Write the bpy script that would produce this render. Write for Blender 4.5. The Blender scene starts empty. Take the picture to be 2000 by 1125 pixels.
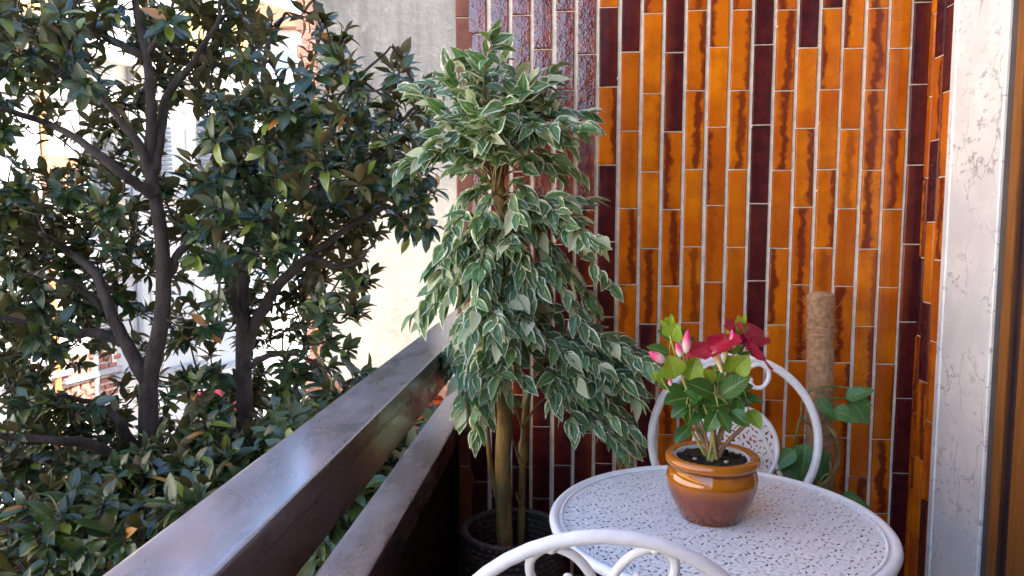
import bpy, math, random
import numpy as np
from mathutils import Vector, Matrix, noise as mnoise

# ------------------------------------------------------------------ camera, sky, sun, exposure
sc = bpy.context.scene
col = sc.collection
R = math.radians
F = 1478.0                                   # focal length in photo pixels (photo 2000 x 1125)
CAM = Vector((0.0, 0.0, 1.26))
cd = bpy.data.cameras.new('camera'); cam = bpy.data.objects.new('camera', cd); col.objects.link(cam)
cd.sensor_width = 36.0; cd.lens = F / 2000 * 36.0; cd.clip_start = 0.05; cd.clip_end = 2000
cam.location = CAM; cam.rotation_euler = (R(90 - 5.24), 0, R(4.8)); sc.camera = cam

SUN_EL, SUN_PHI = 50.0, 65.0                 # sun stands behind the house, to the right and behind the camera
S = Vector((math.sin(R(SUN_PHI)) * math.cos(R(SUN_EL)), -math.cos(R(SUN_PHI)) * math.cos(R(SUN_EL)), math.sin(R(SUN_EL))))
w = bpy.data.worlds.new('World'); sc.world = w; w.use_nodes = True
wn = w.node_tree.nodes; bg = wn['Background']
sky = wn.new('ShaderNodeTexSky'); sky.sky_type = 'NISHITA'; sky.sun_disc = False
sky.sun_elevation = R(SUN_EL); sky.sun_rotation = math.atan2(S.x, S.y)
sky.air_density = 1.0; sky.dust_density = 1.0; sky.ozone_density = 3.0
w.node_tree.links.new(sky.outputs[0], bg.inputs[0]); bg.inputs[1].default_value = 0.15
sl = bpy.data.lights.new('sun', 'SUN'); sl.energy = 4.5; sl.angle = R(0.5); sl.color = (1.0, 0.93, 0.82)
so = bpy.data.objects.new('sun', sl); col.objects.link(so); so.rotation_euler = (-S).to_track_quat('-Z', 'Y').to_euler()
so.location = S * 40
vs = sc.view_settings
vs.view_transform = 'Standard'; vs.look = 'None'; vs.gamma = 1.0; vs.use_curve_mapping = False
vs.exposure = 2.8
sc.cycles.max_bounces = 10; sc.cycles.diffuse_bounces = 6; sc.cycles.glossy_bounces = 4
sc.cycles.transparent_max_bounces = 8

rng = random.Random(7)
nrng = np.random.default_rng(7)
MW = Matrix.Rotation(R(4.8), 3, 'Z') @ Matrix.Rotation(R(90 - 5.24), 3, 'X')
def ray(u, v): return MW @ Vector(((u - 1000) / F, -(v - 562.5) / F, -1.0))
def px(u, v, y):                             # photo pixel -> point at depth y
    d = ray(u, v); return CAM + d * (y / d.y)
def pz(u, v, z):
    d = ray(u, v); return CAM + d * ((z - CAM.z) / d.z)
def to_px(p):
    q = MW.transposed() @ (Vector(p) - CAM); return 1000 + F * q.x / -q.z, 562.5 - F * q.y / -q.z

# ------------------------------------------------------------------ material helpers
class NT:
    def __init__(s, name):
        s.m = bpy.data.materials.new(name); s.m.use_nodes = True; s.t = s.m.node_tree
        s.b = s.t.nodes['Principled BSDF']; s.out = s.t.nodes['Material Output']
    def n(s, typ, **kw):
        o = s.t.nodes.new(typ)
        for k, v in kw.items(): setattr(o, k, v)
        return o
    def l(s, a, b): s.t.links.new(a, b)
    def val(s, sock, v):
        if hasattr(v, 'links') or isinstance(v, bpy.types.NodeSocket): s.l(v, sock)
        else: sock.default_value = v
    def math(s, op, a, b=0.0, c=0.0, clamp=False):
        o = s.n('ShaderNodeMath', operation=op, use_clamp=clamp)
        for i, v in enumerate((a, b, c)): s.val(o.inputs[i], v)
        return o.outputs[0]
    def mix(s, f, a, b, blend='MIX'):
        o = s.n('ShaderNodeMix', data_type='RGBA', blend_type=blend)
        s.val(o.inputs[0], f)
        for i, v in ((6, a), (7, b)):
            if isinstance(v, tuple): v = v + (1.0,) if len(v) == 3 else v
            s.val(o.inputs[i], v)
        return o.outputs[2]
    def ramp(s, f, lo, hi, a=0.0, b=1.0):
        o = s.n('ShaderNodeMapRange', interpolation_type='SMOOTHSTEP')
        s.val(o.inputs[0], f)
        for i, v in enumerate((lo, hi, a, b)): s.val(o.inputs[i + 1], v)
        return o.outputs[0]
    def noise(s, vec, scale, detail=3.0, rough=0.55, dist=0.0):
        o = s.n('ShaderNodeTexNoise'); s.l(vec, o.inputs['Vector'])
        o.inputs['Scale'].default_value = scale; o.inputs['Detail'].default_value = detail
        o.inputs['Roughness'].default_value = rough; o.inputs['Distortion'].default_value = dist
        return o.outputs[0]
    def coord(s, which='Object', scale=(1, 1, 1), offset=None):
        c = s.n('ShaderNodeTexCoord').outputs[which]
        mp = s.n('ShaderNodeMapping'); s.l(c, mp.inputs[0]); mp.inputs[3].default_value = scale
        if offset is not None: s.l(offset, mp.inputs[1])
        return mp.outputs[0]
    def sep(s, vec):
        o = s.n('ShaderNodeSeparateXYZ'); s.l(vec, o.inputs[0]); return o.outputs
    def bump(s, h, strength=0.3, dist=0.002):
        o = s.n('ShaderNodeBump'); o.inputs['Strength'].default_value = strength; o.inputs['Distance'].default_value = dist
        s.l(h, o.inputs['Height']); s.l(o.outputs[0], s.b.inputs['Normal']); return o
    def set(s, **kw):
        for k, v in kw.items():
            k = k.replace('_', ' ')
            if isinstance(v, tuple) and len(v) == 3: v = v + (1.0,)
            s.val(s.b.inputs[k], v)
        return s.m

def mat_plain(name, c, rough=0.5, var=0.25, scale=20.0, bump=0.15, bdist=0.002, metallic=0.0, spec=0.5):
    t = NT(name); co = t.coord()
    n = t.noise(co, scale, 5.0); n2 = t.noise(co, scale * 6, 3.0)
    f = t.math('ADD', t.math('MULTIPLY', n, 0.7), t.math('MULTIPLY', n2, 0.3))
    d = tuple(x * (1 - var) for x in c); u = tuple(min(1, x * (1 + var * 0.6)) for x in c)
    t.set(Base_Color=t.mix(t.ramp(f, 0.3, 0.7), d, u), Roughness=t.ramp(n2, 0.2, 0.8, max(0.02, rough - 0.1), min(1, rough + 0.12)), Metallic=metallic, Specular_IOR_Level=spec)
    if bump: t.bump(n2, bump, bdist)
    return t.m

def mat_tile(name, kind):
    t = NT(name)
    oi = t.n('ShaderNodeObjectInfo'); r = oi.outputs['Random']
    cmb = t.n('ShaderNodeCombineXYZ')
    for i, k in enumerate((37.0, 91.0, 53.0)): t.l(t.math('MULTIPLY', r, k), cmb.inputs[i])
    raw = t.coord()
    co = t.coord(offset=cmb.outputs[0])
    xyz = t.sep(raw)
    r2 = t.math('FRACT', t.math('MULTIPLY', r, 17.3)); r3 = t.math('FRACT', t.math('MULTIPLY', r, 71.7)); r4 = t.math('FRACT', t.math('MULTIPLY', r, 131.1))
    n1 = t.noise(co, 38.0, 4.0, 0.6); nb = t.noise(co, 9.0, 3.0)
    x = t.math('MULTIPLY', xyz[0], 42.0)                                  # -1 .. 1 over the width of a tile
    wob = t.math('MULTIPLY', t.math('SUBTRACT', n1, 0.5), 1.7)
    wob2 = t.math('MULTIPLY', t.math('SUBTRACT', nb, 0.5), 1.2)
    spk = t.noise(co, 420.0, 2.0, 0.5)
    if kind == 'amber':
        s0 = t.math('ADD', t.math('ADD', x, t.math('ADD', wob, wob2)), t.math('MULTIPLY', t.math('SUBTRACT', r2, 0.5), 2.2))
        streak = t.ramp(t.math('ABSOLUTE', s0), 0.16, 0.62, 1.0, 0.0)
        streak = t.math('MULTIPLY', streak, t.ramp(r3, 0.2, 0.6, 0.12, 0.95))
        base = t.mix(t.ramp(nb, 0.35, 0.65), (0.50, 0.105, 0.003), (0.66, 0.185, 0.004))
        base = t.mix(t.math('MULTIPLY', r4, 0.55), base, (0.34, 0.055, 0.004))
        base = t.mix(streak, base, (0.135, 0.018, 0.006))
        patch = t.math('MULTIPLY', t.ramp(spk, 0.42, 0.60), t.ramp(t.noise(co, 14.0, 2.0), 0.42, 0.66))
        base = t.mix(t.math('MULTIPLY', patch, 0.55), base, (0.16, 0.04, 0.006))
        ed = t.ramp(t.math('ABSOLUTE', x), 0.86, 1.0)
        base = t.mix(t.math('MULTIPLY', ed, 0.5), base, (0.2, 0.04, 0.008))
        rough, bs = 0.16, 0.12
    elif kind == 'dark':
        g = t.ramp(t.math('ADD', t.math('MULTIPLY', x, t.math('SUBTRACT', t.math('MULTIPLY', r2, 2.0), 1.0)), wob2), -0.2, 1.3)
        base = t.mix(t.ramp(n1, 0.3, 0.7), (0.036, 0.006, 0.009), (0.085, 0.011, 0.012))
        base = t.mix(t.math('MULTIPLY', g, t.ramp(r3, 0.35, 0.9, 0.1, 0.85)), base, (0.30, 0.06, 0.008))
        rough, bs = 0.18, 0.12
    elif kind == 'wavy':
        base = t.mix(t.ramp(n1, 0.3, 0.7), (0.075, 0.010, 0.011), (0.15, 0.022, 0.012))
        base = t.mix(t.ramp(t.math('ADD', x, wob), 0.3, 1.5), base, (0.30, 0.05, 0.008))
        rough, bs = 0.10, 0.9
    else:                                                                 # matt red-brown corner tile
        base = t.mix(t.ramp(n1, 0.25, 0.75), (0.13, 0.045, 0.032), (0.21, 0.075, 0.045))
        rough, bs = 0.55, 0.2
    h = t.noise(co, 260.0 if kind != 'wavy' else 210.0, 2.0, 0.5)
    hh = t.math('ADD', t.math('MULTIPLY', h, 0.5), t.math('MULTIPLY', t.noise(co, 60.0, 2.0), 1.2 if kind != 'wavy' else 0.9))
    t.bump(hh, bs, 0.0022 if kind == 'wavy' else 0.0012)
    t.set(Base_Color=base, Roughness=rough, IOR=1.9 if kind == 'wavy' else 1.5, Specular_IOR_Level=0.5 if kind == 'wavy' else 0.25)
    return t.m

def mat_leaf(name, kind):
    t = NT(name)
    oi = t.n('ShaderNodeObjectInfo'); g = t.n('ShaderNodeNewGeometry')
    r = t.math('FRACT', t.math('ADD', oi.outputs['Random'], g.outputs['Random Per Island']))
    r2 = t.math('FRACT', t.math('MULTIPLY', r, 23.7)); r3 = t.math('FRACT', t.math('MULTIPLY', r, 57.3))
    uv = t.n('ShaderNodeUVMap'); uvs = t.sep(uv.outputs[0])
    a = t.math('ABSOLUTE', t.math('SUBTRACT', t.math('MULTIPLY', uvs[0], 2.0), 1.0))       # 0 at the midrib, 1 at the edge
    cm = t.n('ShaderNodeCombineXYZ'); t.l(t.math('MULTIPLY', r, 40.0), cm.inputs[2]); t.l(uvs[0], cm.inputs[0]); t.l(uvs[1], cm.inputs[1])
    n = t.noise(cm.outputs[0], 5.0, 3.0); nf = t.noise(cm.outputs[0], 14.0, 3.0)
    vein = t.math('SINE', t.math('MULTIPLY', t.math('SUBTRACT', uvs[1], t.math('MULTIPLY', a, 0.22)), 62.0))
    rib = t.ramp(a, 0.03, 0.10, 1.0, 0.0)
    tr, spec, ro = 0.2, 0.5, 0.35
    if kind == 'magnolia':
        top = t.mix(t.ramp(r, 0.0, 1.0), (0.007, 0.024, 0.014), (0.026, 0.050, 0.014))
        top = t.mix(t.ramp(r2, 0.86, 0.97), top, (0.13, 0.17, 0.025))
        top = t.mix(t.ramp(r3, 0.985, 0.99), top, (0.30, 0.13, 0.03))
        top = t.mix(t.math('MULTIPLY', rib, 0.5), top, (0.12, 0.14, 0.04))
        und = t.mix(r2, (0.032, 0.040, 0.015), (0.068, 0.046, 0.015))
        c = t.mix(g.outputs['Backfacing'], top, und)
        ro = t.math('ADD', t.math('MULTIPLY', g.outputs['Backfacing'], 0.35), t.math('ADD', 0.2, t.math('MULTIPLY', r3, 0.15)))
        tr = 0.06
    elif kind == 'ficus':
        gr = t.mix(r, (0.024, 0.068, 0.040), (0.085, 0.20, 0.050))
        gr = t.mix(t.ramp(n, 0.45, 0.75), gr, (0.13, 0.24, 0.12))
        lim = t.math('ADD', 0.62, t.math('MULTIPLY', t.math('SUBTRACT', n, 0.5), 0.9))
        tip = t.ramp(uvs[1], 0.80, 1.0, 0.0, 0.5)
        edge = t.ramp(t.math('ADD', t.math('ADD', t.math('SUBTRACT', a, lim), tip), t.math('MULTIPLY', t.math('SUBTRACT', r2, 0.6), 0.25)), 0.14, 0.22)
        c = t.mix(edge, gr, (0.66, 0.67, 0.50))
        c = t.mix(t.math('MULTIPLY', t.ramp(r3, 0.84, 0.87), 0.8), c, (0.58, 0.59, 0.38))
        c = t.mix(t.math('MULTIPLY', rib, 0.45), c, (0.45, 0.55, 0.30))
        ro = 0.42; tr = 0.25
    elif kind == 'mandevilla':
        c = t.mix(r, (0.020, 0.085, 0.018), (0.05, 0.16, 0.025))
        c = t.mix(t.math('MULTIPLY', t.ramp(vein, 0.4, 1.0), 0.25), c, (0.12, 0.24, 0.05))
        c = t.mix(t.math('MULTIPLY', rib, 0.6), c, (0.30, 0.40, 0.10)); ro = 0.27; tr = 0.22
    elif kind == 'young':
        c = t.mix(r, (0.20, 0.36, 0.02), (0.34, 0.44, 0.035))
        c = t.mix(t.math('MULTIPLY', t.ramp(vein, 0.5, 1.0), 0.3), c, (0.40, 0.50, 0.10))
        c = t.mix(t.math('MULTIPLY', rib, 0.6), c, (0.50, 0.55, 0.16)); ro = 0.35; tr = 0.35
    elif kind == 'pothos':
        c = t.mix(r, (0.03, 0.12, 0.03), (0.06, 0.19, 0.045))
        c = t.mix(t.ramp(t.noise(cm.outputs[0], 9.0, 5.0, 0.7, 1.5), 0.55, 0.68), c, (0.42, 0.52, 0.22))
        c = t.mix(t.math('MULTIPLY', rib, 0.5), c, (0.3, 0.4, 0.15)); ro = 0.28; tr = 0.2
    elif kind == 'petal':
        c = t.mix(t.ramp(uvs[1], 0.0, 0.75), (0.55, 0.02, 0.05), (0.36, 0.003, 0.022))
        c = t.mix(t.math('ADD', t.ramp(nf, 0.45, 0.75, 0.0, 0.35), t.math('MULTIPLY', g.outputs['Backfacing'], 0.45)), c, (0.50, 0.03, 0.13)); ro = 0.4; tr = 0.3
    hgt = t.math('ADD', t.math('MULTIPLY', vein, 0.25), t.math('ADD', nf, t.math('MULTIPLY', rib, -0.8)))
    bp = t.bump(hgt, 0.35, 0.0015)
    t.set(Base_Color=c, Roughness=ro, Specular_IOR_Level=spec)
    tl = t.n('ShaderNodeBsdfTranslucent'); t.l(t.mix(0.5, c, (0.25, 0.40, 0.03) if kind != 'petal' else (0.9, 0.1, 0.2)), tl.inputs[0])
    ms = t.n('ShaderNodeMixShader'); ms.inputs[0].default_value = tr
    t.l(t.b.outputs[0], ms.inputs[1]); t.l(tl.outputs[0], ms.inputs[2]); t.l(ms.outputs[0], t.out.inputs[0])
    return t.m

def mat_bark(name, c1, c2, scale=30.0):
    t = NT(name); co = t.coord(scale=(1, 1, 0.25)); n = t.noise(co, scale, 6.0, 0.65); n2 = t.noise(t.coord(), scale * 0.25, 3.0)
    t.set(Base_Color=t.mix(t.ramp(t.math('ADD', t.math('MULTIPLY', n, 0.6), t.math('MULTIPLY', n2, 0.4)), 0.35, 0.65), c1, c2), Roughness=0.85, Specular_IOR_Level=0.25)
    t.bump(n, 0.7, 0.006); return t.m

def mat_marble():
    t = NT('white_marble'); co = t.coord()
    d = t.noise(co, 6.0, 5.0, 0.6)
    vmap = t.n('ShaderNodeVectorMath', operation='ADD'); t.l(t.coord(scale=(1, 2.2, 1.0)), vmap.inputs[0])
    dv = t.n('ShaderNodeCombineXYZ')
    for i in range(3): t.l(t.math('MULTIPLY', t.noise(t.coord(offset=None, scale=(1, 1, 1)), 5.0 + i * 2.3, 5.0), 0.30), dv.inputs[i])
    t.l(dv.outputs[0], vmap.inputs[1])
    vo = t.n('ShaderNodeTexVoronoi', feature='DISTANCE_TO_EDGE'); t.l(vmap.outputs[0], vo.inputs['Vector']); vo.inputs['Scale'].default_value = 4.5
    vein = t.math('MULTIPLY', t.ramp(vo.outputs['Distance'], 0.0, 0.022, 1.0, 0.0), t.ramp(t.noise(co, 4.0, 2.0), 0.46, 0.66))
    spots = t.math('MULTIPLY', t.ramp(t.noise(t.coord(scale=(1, 0.7, 1.3)), 55.0, 4.0, 0.6), 0.555, 0.66), t.ramp(d, 0.42, 0.6))
    c = t.mix(t.ramp(d, 0.3, 0.7), (0.60, 0.60, 0.60), (0.76, 0.745, 0.72))
    c = t.mix(t.math('MULTIPLY', spots, 0.75), c, (0.27, 0.27, 0.28))
    c = t.mix(t.math('MULTIPLY', vein, 0.75), c, (0.20, 0.20, 0.22))
    t.set(Base_Color=c, Roughness=0.35); t.bump(t.noise(co, 120.0, 3.0), 0.08, 0.001); return t.m

def mat_rail():
    t = NT('brown_painted_steel'); co = t.coord(); st = t.coord(scale=(1.0, 0.35, 1.0))
    n = t.noise(st, 11.0, 4.0, 0.55); n2 = t.noise(st, 60.0, 3.0, 0.5); n3 = t.noise(co, 400.0, 2.0)
    up = t.ramp(t.sep(t.n('ShaderNodeNewGeometry').outputs['Normal'])[2], 0.2, 0.8)
    dust_sheen = t.math('MULTIPLY', t.math('MULTIPLY', t.math('ADD', t.math('MULTIPLY', t.ramp(n, 0.32, 0.70), 0.65), 0.55), t.ramp(n2, 0.3, 0.7, 0.72, 1.0)), t.math('ADD', 0.06, t.math('MULTIPLY', up, 0.94)))  # rain dust, with the sky's lavender reflection painted into it on upward faces
    base = t.mix(t.ramp(n2, 0.3, 0.7), (0.030, 0.011, 0.011), (0.050, 0.018, 0.016))
    t.set(Base_Color=t.mix(t.math('MULTIPLY', dust_sheen, 0.46), base, (0.46, 0.44, 0.51)), Roughness=t.ramp(t.math('ADD', n, t.math('MULTIPLY', n2, 0.35)), 0.4, 0.95, 0.20, 0.40), Specular_IOR_Level=0.9, Coat_Weight=1.0, Coat_Roughness=0.14, Coat_IOR=1.7)
    t.bump(t.math('ADD', t.math('MULTIPLY', n2, 1.0), t.math('MULTIPLY', n3, 0.3)), 0.06, 0.003); return t.m

def mat_wood(name, a, b, rough=0.35):
    t = NT(name); co = t.coord(scale=(14, 14, 0.8)); n = t.noise(co, 6.0, 5.0, 0.6, 1.2); n2 = t.noise(t.coord(scale=(60, 60, 1.2)), 6.0, 4.0)
    t.set(Base_Color=t.mix(t.ramp(t.math('ADD', t.math('MULTIPLY', n, 0.65), t.math('MULTIPLY', n2, 0.35)), 0.33, 0.68), a, b), Roughness=rough)
    t.bump(n2, 0.15, 0.001); return t.m

def mat_concrete():
    t = NT('stained_render'); co = t.coord(); n = t.noise(co, 0.7, 6.0, 0.65, 0.6); n2 = t.noise(co, 5.0, 6.0, 0.7); st = t.noise(t.coord(scale=(2.2, 2.2, 0.25)), 1.4, 5.0, 0.65, 0.4)
    dk = t.ramp(t.math('ADD', t.math('MULTIPLY', n, 0.5), t.math('MULTIPLY', st, 0.5)), 0.36, 0.66)
    z = t.sep(t.n('ShaderNodeNewGeometry').outputs['Position'])[2]
    upper_grey = t.ramp(t.math('ADD', z, t.math('MULTIPLY', t.math('SUBTRACT', n, 0.5), 4.0)), 0.2, 3.2, 0.0, 1.0)       # grey upper half, paler cream below
    pale = t.mix(dk, (0.26, 0.24, 0.208), (0.35, 0.325, 0.285)); grey = t.mix(dk, (0.065, 0.063, 0.063), (0.135, 0.13, 0.128))
    c = t.mix(upper_grey, pale, grey)
    c = t.mix(t.math('MULTIPLY', t.ramp(n2, 0.56, 0.72), 0.5), c, (0.22, 0.21, 0.20))
    t.set(Base_Color=c, Roughness=0.92, Specular_IOR_Level=0.2); t.bump(n2, 0.5, 0.03); return t.m

def mat_pot():
    t = NT('amber_glazed_ceramic'); co = t.coord(); xyz = t.sep(co); n = t.noise(co, 30.0, 4.0); sp = t.noise(co, 330.0, 3.0, 0.6)
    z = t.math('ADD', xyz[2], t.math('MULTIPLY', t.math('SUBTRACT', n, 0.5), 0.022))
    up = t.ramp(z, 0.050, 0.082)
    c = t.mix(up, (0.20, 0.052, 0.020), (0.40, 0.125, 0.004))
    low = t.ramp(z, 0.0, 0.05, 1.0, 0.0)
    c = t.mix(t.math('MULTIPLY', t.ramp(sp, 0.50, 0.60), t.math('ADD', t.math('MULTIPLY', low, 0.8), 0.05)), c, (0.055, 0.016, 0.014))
    c = t.mix(t.ramp(t.math('ABSOLUTE', t.math('SUBTRACT', xyz[2], 0.0985)), 0.001, 0.006, 0.8, 0.0), c, (0.06, 0.014, 0.006))
    t.set(Base_Color=c, Roughness=0.07, Coat_Weight=0.6, Coat_Roughness=0.04); t.bump(n, 0.06, 0.004); return t.m

M = {}
for k in ('amber', 'dark', 'wavy', 'brown'): M['tile_' + k] = mat_tile('glazed_tile_' + k, k)
for k in ('magnolia', 'ficus', 'mandevilla', 'young', 'pothos', 'petal'): M['leaf_' + k] = mat_leaf('leaf_' + k, k)
M['grout'] = mat_plain('pale_grout', (0.80, 0.71, 0.58), 0.9, 0.22, 40, 0.5, 0.003, spec=0.2)
M['marble'] = mat_marble(); M['rail'] = mat_rail(); M['pot'] = mat_pot(); M['concrete'] = mat_concrete()
M['wood'] = mat_wood('brown_wood', (0.16, 0.060, 0.014), (0.27, 0.11, 0.026)); M['dwood'] = mat_wood('dark_wood', (0.035, 0.016, 0.014), (0.06, 0.028, 0.022))
M['gap'] = mat_plain('grey_frame_edge', (0.075, 0.062, 0.058), 0.5, 0.3, 20)
M['gasket'] = mat_plain('blue_black_gasket', (0.02, 0.025, 0.045), 0.4, 0.2, 20)
M['white'] = mat_plain('white_powder_coat', (0.83, 0.83, 0.83), 0.38, 0.06, 60, 0.08, 0.0006)
M['bark'] = mat_bark('dark_magnolia_bark', (0.014, 0.011, 0.011), (0.044, 0.034, 0.031))
M['fbark'] = mat_bark('yellow_brown_ficus_bark', (0.085, 0.055, 0.022), (0.26, 0.17, 0.055), 45)
M['twig'] = mat_bark('pale_brown_twig', (0.11, 0.075, 0.030), (0.21, 0.15, 0.06), 60)
M['soil'] = mat_plain('dark_potting_soil', (0.055, 0.045, 0.032), 0.95, 0.6, 120, 0.9, 0.006, spec=0.2)
M['wicker'] = mat_plain('dark_wicker', (0.060, 0.040, 0.032), 0.45, 0.5, 60, 0.3, 0.001)
M['jute'] = mat_plain('coir_fibre', (0.40, 0.235, 0.13), 0.95, 0.4, 90, 0.6, 0.003, spec=0.1)
M['stem'] = mat_plain('green_stem', (0.13, 0.19, 0.04), 0.5, 0.3, 40, 0.2)
M['stem_y'] = mat_plain('yellow_green_stem', (0.36, 0.40, 0.10), 0.45, 0.2, 40, 0.1)
M['woody'] = mat_plain('pale_woody_stem', (0.30, 0.17, 0.08), 0.7, 0.4, 60, 0.5)
M['vine'] = mat_plain('tan_vine', (0.24, 0.19, 0.075), 0.6, 0.4, 50, 0.4)
M['liner'] = mat_plain('white_plastic_liner', (0.62, 0.62, 0.62), 0.4, 0.1, 30, 0.05)
M['pebble'] = mat_plain('pink_pebble', (0.42, 0.33, 0.28), 0.8, 0.2, 80)
M['throat'] = mat_plain('cream_flower_throat', (0.80, 0.60, 0.34), 0.45, 0.2, 40, 0.1)
M['plaster'] = mat_plain('white_plaster', (0.80, 0.77, 0.72), 0.9, 0.12, 1.5, 0.2, 0.01, spec=0.2)
M['ceiling'] = mat_plain('off_white_ceiling', (0.72, 0.69, 0.64), 0.9, 0.1, 2.0, 0.2, 0.005, spec=0.2)
M['ochre'] = mat_plain('ochre_plaster', (0.66, 0.38, 0.13), 0.9, 0.15, 1.2, 0.2, 0.01, spec=0.2)
M['orange'] = mat_plain('orange_plaster', (0.52, 0.11, 0.035), 0.9, 0.15, 2.0, 0.2, 0.01, spec=0.2)
M['brick'] = mat_plain('red_brick', (0.36, 0.15, 0.11), 0.9, 0.35, 9.0, 0.5, 0.01, spec=0.2)
M['terra'] = mat_plain('terracotta_roof_tile', (0.42, 0.20, 0.11), 0.85, 0.45, 12.0, 0.4, 0.01, spec=0.2)
M['shutter'] = mat_plain('grey_shutter', (0.20, 0.21, 0.24), 0.6, 0.2, 20)
M['glass'] = NT('bright_window_glass').set(Base_Color=(0.42, 0.43, 0.45), Roughness=0.08, Specular_IOR_Level=0.8)  # pale colour stands in for bright daylight reflected by the panes
M['zinc'] = mat_plain('grey_zinc', (0.33, 0.34, 0.36), 0.5, 0.2, 8, 0.1)
M['copper'] = mat_plain('orange_painted_pipe', (0.55, 0.20, 0.06), 0.5, 0.2, 8, 0.1)
M['red'] = mat_plain('red_canvas', (0.55, 0.02, 0.045), 0.8, 0.15, 15, 0.2)
M['asphalt'] = mat_plain('asphalt', (0.055, 0.053, 0.052), 0.95, 0.3, 25, 0.5, 0.01, spec=0.2)
M['paving'] = mat_plain('pale_paving', (0.30, 0.28, 0.25), 0.9, 0.3, 6, 0.4, 0.01, spec=0.2)
M['floor'] = mat_plain('red_brown_floor_tile', (0.075, 0.032, 0.022), 0.35, 0.3, 14, 0.15, 0.002)
M['cladding'] = mat_plain('brown_glazed_cladding', (0.17, 0.05, 0.015), 0.25, 0.4, 12, 0.1)
M['panel'] = mat_plain('dark_brown_panel_paint', (0.020, 0.009, 0.009), 0.5, 0.3, 12, 0.1)
M['pane'] = NT('door_glass').set(Base_Color=(0.03, 0.03, 0.035), Roughness=0.02, Specular_IOR_Level=0.6)

# ------------------------------------------------------------------ object helpers
ROOTM = {}
def thing(name, label, cat, loc, group=None):
    o = bpy.data.objects.new(name, None); col.objects.link(o); o.location = loc; o.empty_display_size = 0.1
    ROOTM[o] = Matrix.Translation(Vector(loc)); tag(o, label, cat, group); return o
def tag(o, label=None, cat=None, group=None, kind=None):
    for k, v in (('label', label), ('category', cat), ('group', group), ('kind', kind)):
        if v: o[k] = v
    return o
def mesh(name, verts, faces, uvs=None, smooth=True):
    m = bpy.data.meshes.new(name); m.from_pydata([tuple(v) for v in verts], [], [tuple(f) for f in faces])
    if smooth: m.polygons.foreach_set('use_smooth', [True] * len(m.polygons))
    if uvs is not None:
        ul = m.uv_layers.new(name='UVMap'); li = np.empty(len(m.loops), dtype=np.int32); m.loops.foreach_get('vertex_index', li)
        ul.data.foreach_set('uv', np.asarray(uvs, dtype=np.float32)[li].ravel())
    m.update(); return m
def obj(name, me, mat, parent=None, mw=None):
    o = bpy.data.objects.new(name, me); col.objects.link(o)
    if mat is not None and (len(me.materials) == 0): me.materials.append(mat)
    o.matrix_world = mw if mw is not None else Matrix.Identity(4)
    if parent is not None:
        o.parent = parent; rm = ROOTM.get(parent)
        o.matrix_parent_inverse = (rm if rm is not None else Matrix.Identity(4)).inverted()
    ROOTM[o] = mw.copy() if mw is not None else Matrix.Identity(4)
    return o
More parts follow.
